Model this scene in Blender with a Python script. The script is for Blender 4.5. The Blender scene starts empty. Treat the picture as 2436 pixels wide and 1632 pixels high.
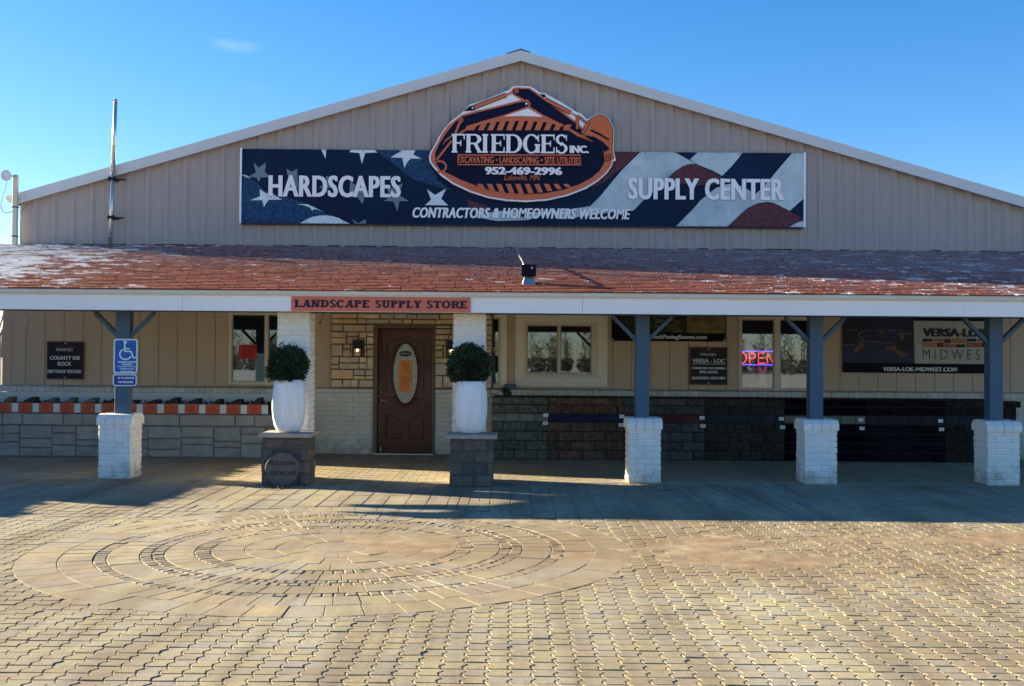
import bpy, math, random
from mathutils import Vector, Matrix

R = math.radians
random.seed(7)
C = bpy.context.scene.collection
SC = bpy.context.scene

# ------------------------------------------------------------------ camera
cam_d = bpy.data.cameras.new('camera')
cam_d.sensor_width = 36.0
cam_d.lens = 36.0 * 2540 / 2436
cam_d.clip_start = 0.1
cam_d.clip_end = 3000
cam = bpy.data.objects.new('camera', cam_d)
C.objects.link(cam)
cam.matrix_world = (Matrix.Translation((0, 0, 1.503)) @ Matrix.Rotation(R(90) + math.atan(44 / 2540), 4, 'X')
                    @ Matrix.Rotation(0.0078, 4, 'Z'))
SC.camera = cam

# ------------------------------------------------------------------ light
SUN_EL = 16.5          # degrees above the horizon
SUN_AZ = 20.0          # degrees behind the facade plane, sun stands to the left
world = bpy.data.worlds.new('World')
SC.world = world
world.use_nodes = True
wn = world.node_tree
wn.nodes.clear()
sky = wn.nodes.new('ShaderNodeTexSky')
sky.sky_type = 'NISHITA'
sky.sun_disc = False
sky.sun_elevation = R(SUN_EL)
sky.sun_rotation = R(-(90 - SUN_AZ))
sky.altitude = 300
sky.air_density = 1.0
sky.dust_density = 0.35
sky.ozone_density = 3.0
hs = wn.nodes.new('ShaderNodeHueSaturation')
hs.inputs['Saturation'].default_value = 1.30
# thin wisps of cloud, low in the sky
tc = wn.nodes.new('ShaderNodeTexCoord')
mp = wn.nodes.new('ShaderNodeMapping')
mp.inputs['Scale'].default_value = (2.2, 2.2, 11.0)
ns = wn.nodes.new('ShaderNodeTexNoise')
ns.inputs['Scale'].default_value = 9
ns.inputs['Detail'].default_value = 7
ns.inputs['Roughness'].default_value = 0.6
def cloud_spot(d, half, amount):
    n_ = wn.nodes.new('ShaderNodeVectorMath'); n_.operation = 'SUBTRACT'
    wn.links.new(tc.outputs['Generated'], n_.inputs[0]); n_.inputs[1].default_value = d
    q_ = wn.nodes.new('ShaderNodeVectorMath'); q_.operation = 'DIVIDE'
    wn.links.new(n_.outputs[0], q_.inputs[0]); q_.inputs[1].default_value = half
    l_ = wn.nodes.new('ShaderNodeVectorMath'); l_.operation = 'LENGTH'
    wn.links.new(q_.outputs[0], l_.inputs[0])
    r_ = wn.nodes.new('ShaderNodeMapRange')
    wn.links.new(l_.outputs['Value'], r_.inputs[0])
    for k_, x_ in enumerate((0.1, 1.0, amount, 0.0)):
        r_.inputs[k_ + 1].default_value = x_
    return r_.outputs[0]
spots = [cloud_spot((-.2445, .930, .2745), (.026, .05, .007), .16), cloud_spot((-.232, .938, .240), (.02, .05, .006), .06), cloud_spot((-.44, .893, .092), (.05, .06, .035), .55)]
acc = spots[0]
for q in spots[1:]:
    ad_ = wn.nodes.new('ShaderNodeMath')
    wn.links.new(acc, ad_.inputs[0]); wn.links.new(q, ad_.inputs[1])
    acc = ad_.outputs[0]
rn = wn.nodes.new('ShaderNodeMapRange')
wn.links.new(ns.outputs[0], rn.inputs[0])
for k_, x_ in enumerate((.38, .68, 0.0, 1.0)):
    rn.inputs[k_ + 1].default_value = x_
rmp = wn.nodes.new('ShaderNodeMath'); rmp.operation = 'MULTIPLY'
wn.links.new(acc, rmp.inputs[1])
mixc = wn.nodes.new('ShaderNodeMix')
mixc.data_type = 'RGBA'
mixc.inputs['B'].default_value = (5.5, 6.0, 6.6, 1)
bg = wn.nodes.new('ShaderNodeBackground')
bg.inputs['Strength'].default_value = 0.060
wo = wn.nodes.new('ShaderNodeOutputWorld')
L = wn.links.new
tint = wn.nodes.new('ShaderNodeMix')
tint.data_type = 'RGBA'
tint.blend_type = 'MULTIPLY'
tint.inputs['Factor'].default_value = 1.0
tint.inputs['B'].default_value = (0.97, 0.935, 1.0, 1)
L(sky.outputs[0], tint.inputs['A'])
L(tint.outputs['Result'], hs.inputs['Color'])
L(tc.outputs['Generated'], mp.inputs[0])
L(mp.outputs[0], ns.inputs['Vector'])
L(rn.outputs[0], rmp.inputs[0])
L(rmp.outputs[0], mixc.inputs['Factor'])
L(hs.outputs[0], mixc.inputs['A'])
L(mixc.outputs['Result'], bg.inputs['Color'])
L(bg.outputs[0], wo.inputs['Surface'])

sun_d = bpy.data.lights.new('sun', 'SUN')
sun_d.energy = 5.0
sun_d.angle = R(0.5)
sun_d.color = (1.0, 0.86, 0.60)
sun = bpy.data.objects.new('sun', sun_d)
C.objects.link(sun)
to_sun = Vector((-math.cos(R(SUN_AZ)) * math.cos(R(SUN_EL)), math.sin(R(SUN_AZ)) * math.cos(R(SUN_EL)), math.sin(R(SUN_EL))))
sun.rotation_euler = to_sun.to_track_quat('Z', 'Y').to_euler()
sun.location = to_sun * 60

vs = SC.view_settings
vs.view_transform = 'Standard'
vs.look = 'None'
vs.exposure = 2.05
vs.gamma = 1.0

# ------------------------------------------------------------------ helpers
class MB:
    """collects shapes, then links them as ONE mesh object"""
    def __init__(s):
        s.v, s.f, s.mi = [], [], []

    def add(s, vs_, fs_, mi=0):
        n = len(s.v)
        s.v.extend(vs_)
        s.f.extend([tuple(i + n for i in q) for q in fs_])
        s.mi.extend([mi] * len(fs_))

    def box(s, x0, x1, y0, y1, z0, z1, mi=0):
        s.add([(x0, y0, z0), (x1, y0, z0), (x1, y1, z0), (x0, y1, z0), (x0, y0, z1), (x1, y0, z1), (x1, y1, z1), (x0, y1, z1)],
              [(0, 3, 2, 1), (4, 5, 6, 7), (0, 1, 5, 4), (1, 2, 6, 5), (2, 3, 7, 6), (3, 0, 4, 7)], mi)

    def cbox(s, x0, x1, y0, y1, z0, z1, c=0.004, mi=0):
        """box whose edges are all bevelled"""
        vs_, key = [], {}
        X, Y, Z = (x0, x1), (y0, y1), (z0, z1)
        for a in (0, 1):
            for b in (0, 1):
                for d in (0, 1):
                    sx, sy, sz = (c, -c)[a], (c, -c)[b], (c, -c)[d]
                    for ax in range(3):
                        key[(a, b, d, ax)] = len(vs_)
                        vs_.append((X[a] + (sx if ax != 0 else 0), Y[b] + (sy if ax != 1 else 0), Z[d] + (sz if ax != 2 else 0)))
        k = key
        fs = []
        for a in (0, 1):
            q = [k[(a, 0, 0, 0)], k[(a, 1, 0, 0)], k[(a, 1, 1, 0)], k[(a, 0, 1, 0)]]
            fs.append(q if a else q[::-1])
            q = [k[(0, a, 0, 1)], k[(1, a, 0, 1)], k[(1, a, 1, 1)], k[(0, a, 1, 1)]]
            fs.append(q[::-1] if a else q)
            q = [k[(0, 0, a, 2)], k[(1, 0, a, 2)], k[(1, 1, a, 2)], k[(0, 1, a, 2)]]
            fs.append(q if a else q[::-1])
        for a in (0, 1):
            for b in (0, 1):
                fs.append([k[(a, b, 0, 0)], k[(a, b, 1, 0)], k[(a, b, 1, 1)], k[(a, b, 0, 1)]])
                fs.append([k[(a, 0, b, 0)], k[(a, 1, b, 0)], k[(a, 1, b, 2)], k[(a, 0, b, 2)]])
                fs.append([k[(0, a, b, 1)], k[(1, a, b, 1)], k[(1, a, b, 2)], k[(0, a, b, 2)]])
                for d in (0, 1):
                    fs.append([k[(a, b, d, 0)], k[(a, b, d, 1)], k[(a, b, d, 2)]])
        s.add(vs_, fs, mi)

    def slab(s, pts, xf, w0, w1, c, mi=0, tilt=(0, 0), bulge=None):
        """outline (counter-clockwise in u,v) with a chamfered face at w1"""
        n = len(pts)
        cu = sum(p[0] for p in pts) / n
        cv = sum(p[1] for p in pts) / n
        inn = []
        for i in range(n):
            p0, p1, p2 = pts[i - 1], pts[i], pts[(i + 1) % n]
            e1 = (p1[0] - p0[0], p1[1] - p0[1]); e2 = (p2[0] - p1[0], p2[1] - p1[1])
            l1 = math.hypot(*e1) or 1e-6; l2 = math.hypot(*e2) or 1e-6
            n1 = (-e1[1] / l1, e1[0] / l1); n2 = (-e2[1] / l2, e2[0] / l2)
            d = 1 + n1[0] * n2[0] + n1[1] * n2[1]
            d = max(d, 0.35)
            inn.append((p1[0] + c * (n1[0] + n2[0]) / d, p1[1] + c * (n1[1] + n2[1]) / d))
        vs_ = [xf(p[0], p[1], w0) for p in pts]
        vs_ += [xf(p[0], p[1], w1 - c + tilt[0] * (p[0] - cu) + tilt[1] * (p[1] - cv)) for p in pts]
        vs_ += [xf(p[0], p[1], w1 + tilt[0] * (p[0] - cu) + tilt[1] * (p[1] - cv)) for p in inn]
        fs = []
        for r in (0, 1):
            for i in range(n):
                j = (i + 1) % n
                fs.append((r * n + i, r * n + j, (r + 1) * n + j, (r + 1) * n + i))
        if bulge is None:
            fs.append(tuple(range(2 * n, 3 * n)))
        else:
            vs_.append(xf(cu + random.uniform(-.25, .25) * (max(p[0] for p in pts) - cu), cv + random.uniform(-.25, .25) * (max(p[1] for p in pts) - cv), w1 + bulge))
            for i in range(n):
                fs.append((2 * n + i, 2 * n + (i + 1) % n, 3 * n))
        s.add(vs_, fs, mi)

    def rect(s, xf, u0, u1, v0, v1, w0, w1, c, mi=0, j=0.0, tilt=0.0, bulge=None):
        r = lambda: random.uniform(-j, j)
        s.slab([(u0 + r(), v0 + r()), (u1 + r(), v0 + r()), (u1 + r(), v1 + r()), (u0 + r(), v1 + r())], xf, w0, w1, c, mi,
               (random.uniform(-tilt, tilt), random.uniform(-tilt, tilt)), bulge)

    def poly(s, pts, xf, w, mi=0):
        a = sum(pts[i][0] * pts[(i + 1) % len(pts)][1] - pts[(i + 1) % len(pts)][0] * pts[i][1] for i in range(len(pts)))
        q = pts if a > 0 else pts[::-1]
        s.add([xf(p[0], p[1], w) for p in q], [tuple(range(len(q)))], mi)

    def tube(s, pts, r, n=8, mi=0, cap=True):
        pts = [Vector(p) for p in pts]
        rr = r if isinstance(r, (list, tuple)) else [r] * len(pts)
        rings = []
        for i, p in enumerate(pts):
            d = (pts[min(i + 1, len(pts) - 1)] - pts[max(i - 1, 0)]).normalized()
            up = Vector((0, 0, 1)) if abs(d.z) < .9 else Vector((1, 0, 0))
            a = d.cross(up).normalized(); b = a.cross(d).normalized()
            rings.append([tuple(p + (a * math.cos(2 * math.pi * k / n) + b * math.sin(2 * math.pi * k / n)) * rr[i]) for k in range(n)])
        vs_ = [v for q in rings for v in q]
        fs = []
        for i in range(len(pts) - 1):
            for k in range(n):
                k2 = (k + 1) % n
                fs.append((i * n + k, (i + 1) * n + k, (i + 1) * n + k2, i * n + k2))
        if cap:
            fs.append(tuple(range(n)))
            fs.append(tuple(range((len(pts) - 1) * n, len(pts) * n))[::-1])
        s.add(vs_, fs, mi)

    def lathe(s, prof, cx, cy, n=32, mi=0, sq=0.0):
        vs_, fs = [], []
        for r, z in prof:
            for k in range(n):
                t = 2 * math.pi * k / n
                m = 1 + sq * (abs(math.sin(2 * t)) ** 1.3)
                vs_.append((cx + r * m * math.cos(t), cy + r * m * math.sin(t), z))
        for i in range(len(prof) - 1):
            for k in range(n):
                k2 = (k + 1) % n
                fs.append((i * n + k, i * n + k2, (i + 1) * n + k2, (i + 1) * n + k))
        fs.append(tuple(range(n))[::-1])
        s.add(vs_, fs, mi)

    def build(s, name, mats, parent=None, smooth=False):
        me = bpy.data.meshes.new(name)
        me.from_pydata(s.v, [], s.f)
        mats = mats if isinstance(mats, (list, tuple)) else [mats]
        for m in mats:
            me.materials.append(m)
        if len(mats) > 1:
            me.polygons.foreach_set('material_index', s.mi)
        if smooth:
            me.polygons.foreach_set('use_smooth', [True] * len(s.f))
        me.update()
        o = bpy.data.objects.new(name, me)
        C.objects.link(o)
        if parent is not None:
            o.parent = parent
            if parent.parent is None:
                o.matrix_parent_inverse = Matrix.Translation(-Vector(parent.location))
        return o


def thing(name, label, cat, loc=(0, 0, 0), group=None):
    o = bpy.data.objects.new(name, None)
    o.empty_display_size = 0.2
    o.location = loc
    C.objects.link(o)
    return tag(o, label, cat, group)


def build_split(mb, name, mats, parent=None, gap=.5):
    """links a collection of shapes as one part for every clump that stands apart"""
    n = len(mb.v)
    par = list(range(n))
    def find(a):
        while par[a] != a:
            par[a] = par[par[a]]
            a = par[a]
        return a
    for f in mb.f:
        r = find(f[0])
        for q in f[1:]:
            par[find(q)] = r
    isl = {}
    for i in range(n):
        isl.setdefault(find(i), []).append(i)
    boxes = []
    for k, ids in isl.items():
        lo = [min(mb.v[i][a] for i in ids) for a in range(3)]
        hi = [max(mb.v[i][a] for i in ids) for a in range(3)]
        boxes.append((lo, hi, max(hi[a] - lo[a] for a in range(3)), k))
    boxes.sort(key=lambda b_: b_[0][0])
    grp = list(range(len(boxes)))
    def gf(a):
        while grp[a] != a:
            a = grp[a]
        return a
    for i in range(len(boxes)):
        for j in range(i + 1, len(boxes)):
            A, B = boxes[i], boxes[j]
            d = sum(max(0, A[0][a] - B[1][a], B[0][a] - A[1][a]) ** 2 for a in range(3)) ** .5
            if d <= max(.02, gap * max(A[2], B[2])) * .98:
                grp[gf(j)] = gf(i)
    root_of = {boxes[i][3]: gf(i) for i in range(len(boxes))}
    parts = {}
    for f, mi in zip(mb.f, mb.mi):
        p = parts.setdefault(root_of[find(f[0])], (MB(), {}))
        idx = []
        for q in f:
            if q not in p[1]:
                p[1][q] = len(p[0].v)
                p[0].v.append(mb.v[q])
            idx.append(p[1][q])
        p[0].f.append(tuple(idx))
        p[0].mi.append(mi)
    out_ = [p[0].build(name, mats, parent) for p in parts.values()]
    return out_[0]


def tag(o, label, cat, group=None):
    o['label'] = label
    o['category'] = cat
    if group:
        o['group'] = group
    return o


def structure(o):
    o['kind'] = 'structure'
    return o


def copy_tree(o, delta, parent=None):
    c = o.copy()
    C.objects.link(c)
    if parent is None:
        c.location = Vector(o.location) + Vector(delta)
    else:
        c.parent = parent
        c.matrix_parent_inverse = o.matrix_parent_inverse.copy()
    for ch in list(o.children):
        copy_tree(ch, delta, c)
    return c


def F(Y):                       # a wall face seen from the yard: u right, v up, w towards the camera
    return lambda u, v, w: (u, Y - w, v)

def GX(z=0):                    # the ground
    return lambda u, v, w: (u, v, z + w)

def FL(X):                      # a face looking left (towards -X): u runs away from the viewer's right
    return lambda u, v, w: (X - w, -u, v)

def FR(X):                      # a face looking right
    return lambda u, v, w: (X + w, u, v)


# ------------------------------------------------------------------ materials
def mat(name, col, rough=.6, var=0.0, vs=6.0, island=0.0, bump=0.0, bs=40.0, metal=0.0, spec=0.25, stretch=(1, 1, 1),
        col2=None, c2s=1.5, c2lo=.5, c2hi=.7, bdist=.01, coat=0.0, islhue=0.0):
    m = bpy.data.materials.new(name)
    m.use_nodes = True
    nt = m.node_tree
    N, K = nt.nodes, nt.links.new
    b = N['Principled BSDF']
    b.inputs['Roughness'].default_value = rough
    b.inputs['Metallic'].default_value = metal
    b.inputs['Specular IOR Level'].default_value = spec
    b.inputs['Coat Weight'].default_value = coat
    b.inputs['Base Color'].default_value = (*col, 1)
    t = N.new('ShaderNodeTexCoord')
    mp_ = N.new('ShaderNodeMapping')
    mp_.inputs['Scale'].default_value = stretch
    K(t.outputs['Object'], mp_.inputs[0])
    vec = mp_.outputs[0]
    cur = None
    def rgb(c):
        r = N.new('ShaderNodeRGB'); r.outputs[0].default_value = (*c, 1); return r.outputs[0]
    def noise(sc, det=5, ro=.6):
        n = N.new('ShaderNodeTexNoise'); n.inputs['Scale'].default_value = sc; n.inputs['Detail'].default_value = det
        n.inputs['Roughness'].default_value = ro; K(vec, n.inputs['Vector']); return n.outputs[0]
    def rng(x, a, b_, c, d):
        r = N.new('ShaderNodeMapRange'); K(x, r.inputs[0])
        for i, q in enumerate((a, b_, c, d)): r.inputs[i + 1].default_value = q
        return r.outputs[0]
    cur = rgb(col)
    if col2 is not None:
        mx = N.new('ShaderNodeMix'); mx.data_type = 'RGBA'
        K(rng(noise(c2s), c2lo, c2hi, 0, 1), mx.inputs['Factor']); K(cur, mx.inputs['A']); K(rgb(col2), mx.inputs['B'])
        cur = mx.outputs['Result']
    fac = []
    if var:
        fac.append(rng(noise(vs), .25, .75, 1 - var, 1 + var))
    if island:
        g = N.new('ShaderNodeNewGeometry')
        fac.append(rng(g.outputs['Random Per Island'], 0, 1, 1 - island, 1 + island))
    for x in fac:
        vm = N.new('ShaderNodeVectorMath'); vm.operation = 'SCALE'
        K(cur, vm.inputs[0]); K(x, vm.inputs['Scale']); cur = vm.outputs[0]
    if islhue:
        g = N.new('ShaderNodeNewGeometry')
        w = N.new('ShaderNodeTexWhiteNoise'); w.noise_dimensions = '1D'
        K(g.outputs['Random Per Island'], w.inputs['W'])
        h = N.new('ShaderNodeHueSaturation')
        K(rng(w.outputs[0], 0, 1, .5 - islhue, .5 + islhue), h.inputs['Hue']); K(cur, h.inputs['Color'])
        K(rng(g.outputs['Random Per Island'], 0, 1, .6, 1.3), h.inputs['Saturation'])
        cur = h.outputs[0]
    K(cur, b.inputs['Base Color'])
    if bump:
        bp = N.new('ShaderNodeBump'); bp.inputs['Strength'].default_value = bump; bp.inputs['Distance'].default_value = bdist
        K(noise(bs, 6), bp.inputs['Height']); K(bp.outputs[0], b.inputs['Normal'])
    return m


def emit(name, col, strength):
    m = bpy.data.materials.new(name)
    m.use_nodes = True
    b = m.node_tree.nodes['Principled BSDF']
    b.inputs['Base Color'].default_value = (*col, 1)
    b.inputs['Emission Color'].default_value = (*col, 1)
    b.inputs['Emission Strength'].default_value = strength
    return m


def glass(name, tint=(.55, .6, .62), refl=.14):
    m = bpy.data.materials.new(name)
    m.use_nodes = True
    nt = m.node_tree
    N, K = nt.nodes, nt.links.new
    N.clear()
    out = N.new('ShaderNodeOutputMaterial')
    tr = N.new('ShaderNodeBsdfTransparent'); tr.inputs[0].default_value = (*tint, 1)
    gl = N.new('ShaderNodeBsdfGlossy'); gl.inputs['Roughness'].default_value = 0.012
    gl.inputs['Color'].default_value = (.74, .88, 1, 1)
    fr = N.new('ShaderNodeLayerWeight'); fr.inputs[0].default_value = .35
    mr = N.new('ShaderNodeMapRange'); K(fr.outputs['Fresnel'], mr.inputs[0])
    mr.inputs[3].default_value = refl; mr.inputs[4].default_value = .95
    mx = N.new('ShaderNodeMixShader')
    K(mr.outputs[0], mx.inputs[0]); K(tr.outputs[0], mx.inputs[1]); K(gl.outputs[0], mx.inputs[2]); K(mx.outputs[0], out.inputs[0])
    return m


M = {}
M['siding'] = mat('tan_steel_siding', (.365, .318, .295), .45, var=.05, vs=1.2, spec=.4, bump=.04, bs=3)
M['siding_rib'] = M['siding']
M['siding_low'] = mat('tan_grooved_siding', (.51, .40, .285), .6, var=.06, vs=2.5, island=.03, bump=.15, bs=60, stretch=(1, 1, .12))
M['groove'] = mat('groove_dark', (.10, .075, .05), .8)
M['trim'] = mat('white_trim_metal', (.60, .62, .63), .35, var=.03, vs=2)
M['ridge'] = mat('dark_ridge_cap', (.03, .03, .035), .5)
M['roof_metal'] = mat('white_roof_metal', (.6, .6, .58), .4)
M['fascia'] = mat('white_fascia', (.86, .87, .87), .5, var=.04, vs=1.2, bump=.05, bs=14)
M['gutter'] = mat('cream_drip_edge', (.66, .63, .56), .4, var=.03)
M['white_brick'] = mat('white_painted_brick', (.86, .83, .77), .55, var=.06, vs=5, island=.03, bump=.35, bs=45, bdist=.006,
                       col2=(.60, .57, .51), c2s=3.0, c2lo=.62, c2hi=.85)
M['cream_brick'] = mat('cream_painted_brick', (.62, .61, .53), .55, var=.06, vs=4, island=.04, bump=.3, bs=45, bdist=.006)
M['sill_brick'] = mat('cream_rowlock_brick', (.58, .56, .48), .55, var=.12, vs=6, island=.08, bump=.4, bs=40, bdist=.006,
                      col2=(.30, .27, .22), c2s=7, c2lo=.58, c2hi=.75)
M['mortar_dark'] = mat('dark_mortar', (.10, .08, .06), .9)
M['mortar_grey'] = mat('grey_mortar', (.15, .16, .155), .9)
M['veneer'] = mat('tan_stone_veneer', (.58, .435, .275), .8, var=.20, vs=9, island=.20, bump=.5, bs=28, bdist=.012, stretch=(1, 1, 1.6),
                  col2=(.66, .57, .44), c2s=2.2, c2lo=.42, c2hi=.62, islhue=.004)
M['soffit'] = mat('porch_underside', (.16, .13, .10), .8, var=.1, vs=4)
M['post'] = mat('slate_blue_paint', (.065, .115, .175), .5, var=.10, vs=10, stretch=(1, 1, .25), bump=.15, bs=30)
M['door'] = mat('mahogany_door', (.072, .018, .013), .35, var=.35, vs=26, stretch=(1, 1, .06), bump=.15, bs=50, coat=.15)
M['door_frame'] = mat('brown_door_frame', (.135, .105, .075), .5, var=.04)
M['steel'] = mat('brushed_nickel', (.62, .58, .5), .3, metal=1.0)
M['sill_metal'] = mat('threshold_metal', (.45, .45, .44), .35, metal=.8)
M['win_trim'] = mat('cream_window_trim', (.64, .59, .46), .5, var=.05, vs=3, bump=.05, bs=30)
M['win_board'] = mat('off_white_casing_board', (.74, .70, .59), .5, var=.05, vs=3, bump=.08, bs=30)
M['sash'] = mat('tan_sash', (.40, .36, .27), .5, var=.05)
M['glass'] = glass('window_glass')
M['glass_door'] = mat('leaded_glass', (.20, .29, .29), .12, var=.35, vs=9, spec=.8, bump=.12, bs=14)
M['lead'] = mat('lead_came', (.55, .62, .62), .4, metal=.3)
M['interior'] = mat('interior_wall', (.10, .09, .08), .9, var=.3, vs=.8)
M['lamp_tube'] = emit('ceiling_tube', (1.0, .88, .62), 2.0)
M['black'] = mat('black_metal', (.012, .012, .016), .45)
M['black_box'] = mat('black_box', (.006, .006, .012), .6, spec=.1)
M['galv'] = mat('galvanised_pipe', (.55, .58, .56), .32, metal=.75, var=.12, vs=8)
M['cream_post'] = mat('cream_square_post', (.55, .55, .46), .45, var=.05)
M['dish'] = mat('white_dish', (.78, .76, .74), .45)
M['cable'] = mat('grey_cable', (.10, .11, .12), .6)
M['white'] = mat('white_print', (.90, .90, .92), .5)
M['lightgrey'] = mat('pale_lettering', (.62, .63, .64), .5)
M['navy'] = mat('navy_print', (.004, .008, .032), .5, spec=.12)
M['navy_black'] = mat('navy_black_sign', (.007, .010, .017), .4, spec=.2)
M['orange'] = mat('orange_print', (.64, .16, .075), .45)
M['orange2'] = mat('orange_bright_print', (.62, .15, .05), .45)
M['maroon'] = mat('maroon_print', (.16, .022, .04), .45)
M['sign_edge'] = mat('red_sign_edge', (.13, .035, .03), .45)
M['flag_navy'] = mat('flag_navy_print', (.004, .018, .052), .5, spec=.12, var=.35, vs=1.2)
M['flag_blue'] = mat('flag_blue_print', (.018, .062, .140), .5, spec=.12, var=.8, vs=26, stretch=(1, 1, 1))
M['flag_white'] = mat('flag_white_print', (.52, .62, .66), .4, var=.16, vs=5, col2=(.26, .36, .40), c2s=.9, c2lo=.45, c2hi=.75)
M['flag_star'] = mat('flag_star_print', (.70, .78, .82), .4, var=.05)
M['flag_star_dim'] = mat('flag_dim_star_print', (.17, .235, .285), .4, var=.15, vs=5)
M['flag_red'] = mat('flag_red_print', (.105, .026, .040), .45, var=.55, vs=22)
M['store_orange'] = mat('store_sign_orange', (.66, .17, .115), .5, var=.03)
M['store_ink'] = mat('store_sign_ink', (.014, .016, .036), .5)
M['blue_sign'] = mat('blue_parking_sign', (.012, .125, .46), .3, var=.25, vs=7)
M['blue_dark'] = mat('dark_blue_fine_sign', (.012, .055, .26), .3, var=.15, vs=7)
M['sign_white'] = mat('reflective_white', (.66, .80, .88), .35)
M['card'] = mat('orange_card', (.54, .115, .055), .5, island=.12, var=.08)
M['card_ink'] = mat('card_ink', (.20, .028, .018), .6)
M['rail_white'] = mat('white_rail', (.66, .70, .70), .5, var=.04)
M['rail_black'] = mat('black_rail', (.02, .022, .022), .6)
M['grey_stone'] = mat('blue_grey_wall_stone', (.31, .32, .30), .85, var=.22, vs=7, island=.10, bump=.6, bs=14, bdist=.02, stretch=(1, 1, 1.5))
M['grey_cope'] = mat('grey_coping_stone', (.34, .335, .30), .85, var=.18, vs=6, island=.07, bump=.5, bs=16, bdist=.015)
M['sample'] = mat('dark_stone_sample', (.035, .035, .036), .8, var=.4, vs=12, bump=.5, bs=30)
M['sample_grey'] = mat('grey_stone_sample', (.12, .125, .115), .8, var=.3, vs=12, bump=.5, bs=30)
M['rubble'] = mat('brown_rubble', (.07, .055, .045), .9, var=.5, vs=10, bump=.5, bs=25)
M['pot'] = mat('white_ribbed_pot', (.84, .84, .83), .6, var=.10, vs=20, stretch=(1, 1, .05), bump=.7, bs=34, bdist=.012)
M['ped'] = mat('brown_grey_pedestal_block', (.165, .135, .115), .9, var=.4, vs=22, island=.30, bump=1.0, bs=40, bdist=.03, islhue=.02)
M['ped_cap'] = mat('tan_cap_stone', (.36, .32, .27), .8, var=.12, vs=8, bump=.3, bs=60)
M['medal'] = mat('cast_stone_disc', (.125, .114, .10), .9, var=.2, vs=10, bump=.4, bs=50)
M['medal_ink'] = mat('dark_relief', (.048, .044, .040), .9)
M['leaf'] = mat('arborvitae_leaf', (.026, .054, .025), .6, var=.5, vs=10, island=.55, islhue=.02)
M['twig'] = mat('shrub_twig', (.05, .035, .02), .8)
M['soil'] = mat('potting_soil', (.03, .022, .016), .95)
M['bark'] = mat('bare_tree_bark', (.16, .13, .11), .9, var=.2, vs=5)
M['far_trees'] = mat('far_bare_trees', (.045, .042, .038), .95, var=.4, vs=.4)
M['fence'] = mat('weathered_board', (.26, .22, .17), .8, var=.2, vs=6, island=.2)
M['card_white'] = mat('white_tag', (.78, .80, .82), .5)
M['ink_grey'] = mat('grey_ink', (.13, .14, .16), .6)
M['notice_red'] = mat('red_notice', (.50, .035, .03), .55, var=.05)
M['notice_ink'] = mat('notice_ink', (.09, .01, .01), .6)
M['notice_orange'] = mat('orange_notice', (.78, .31, .085), .55, var=.14, vs=6)
M['notice_ink2'] = mat('brown_ink', (.32, .09, .03), .6)
M['neon_red'] = emit('neon_red', (1.0, .035, .06), 1.1)
M['neon_blue'] = emit('neon_blue', (.12, .07, 1.0), 1.1)
M['bulb'] = emit('lantern_bulb', (1.0, .76, .36), 1.1)
M['lantern_glass'] = mat('seeded_lantern_glass', (.62, .52, .28), .25)
M['drift'] = mat('pale_driftwood', (.62, .52, .34), .6, var=.25, vs=12)
M['debris'] = mat('leaf_debris', (.13, .09, .055), .9, island=.5)
M['photo_dark'] = mat('night_patio_print', (.006, .009, .022), .4, var=.6, vs=3, col2=(.010, .022, .075), c2s=1.4, c2lo=.45, c2hi=.6)
M['photo_glow'] = mat('patio_glow_print', (.13, .062, .028), .45, var=.7, vs=12)
M['photo_stone'] = mat('stone_pillar_print', (.014, .013, .014), .5, var=.8, vs=16)
M['photo_pale'] = mat('pale_ledge_print', (.10, .095, .085), .5, var=.6, vs=14)
M['photo_water'] = mat('blue_patio_print', (.006, .014, .055), .4, var=.5, vs=5, stretch=(.4, 1, 3))
M['poster_grey'] = mat('grey_vinyl', (.42, .40, .34), .5, var=.10, vs=4)
M['brick_a'] = mat('logo_brick_tan', (.32, .135, .07), .5, island=.25)
M['brick_b'] = mat('logo_brick_dark', (.10, .014, .008), .5)
M['leaf_print'] = mat('grass_print', (.10, .12, .022), .5, var=.5, vs=20)
M['garden_print'] = mat('garden_print', (.022, .022, .012), .5, var=.8, vs=9)
M['yellow_brick_print'] = mat('yellow_paver_print', (.20, .155, .055), .5, island=.28, var=.2, vs=12)
M['yellow_line'] = mat('paver_line_print', (.09, .07, .03), .6)
BL = [('greenish_grey', (.118, .132, .108)), ('chocolate_brown', (.130, .088, .060)), ('charcoal_grey', (.092, .102, .092)),
      ('dark_umber', (.056, .050, .040)), ('black', (.006, .005, .010)), ('plum_black', (.016, .011, .016)), ('deep_brown', (.034, .029, .024))]
for n_, c_ in BL:
    M['b_' + n_] = mat(n_ + '_block', c_, .95, var=.6, vs=15, island=.20, bump=1.0, bs=22, bdist=.04, spec=.08)
PV = [(.16, .18, .16), (.012, .014, .050), (.075, .020, .020), (.024, .027, .040), (.155, .15, .115), (.018, .016, .024), (.020, .022, .034)]
for i_, c_ in enumerate(PV):
    M['p_%d' % i_] = mat('sample_paver_%s' % BL[i_][0], c_, .7, var=.15, vs=14, island=.28, bump=.2, bs=60)



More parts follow.
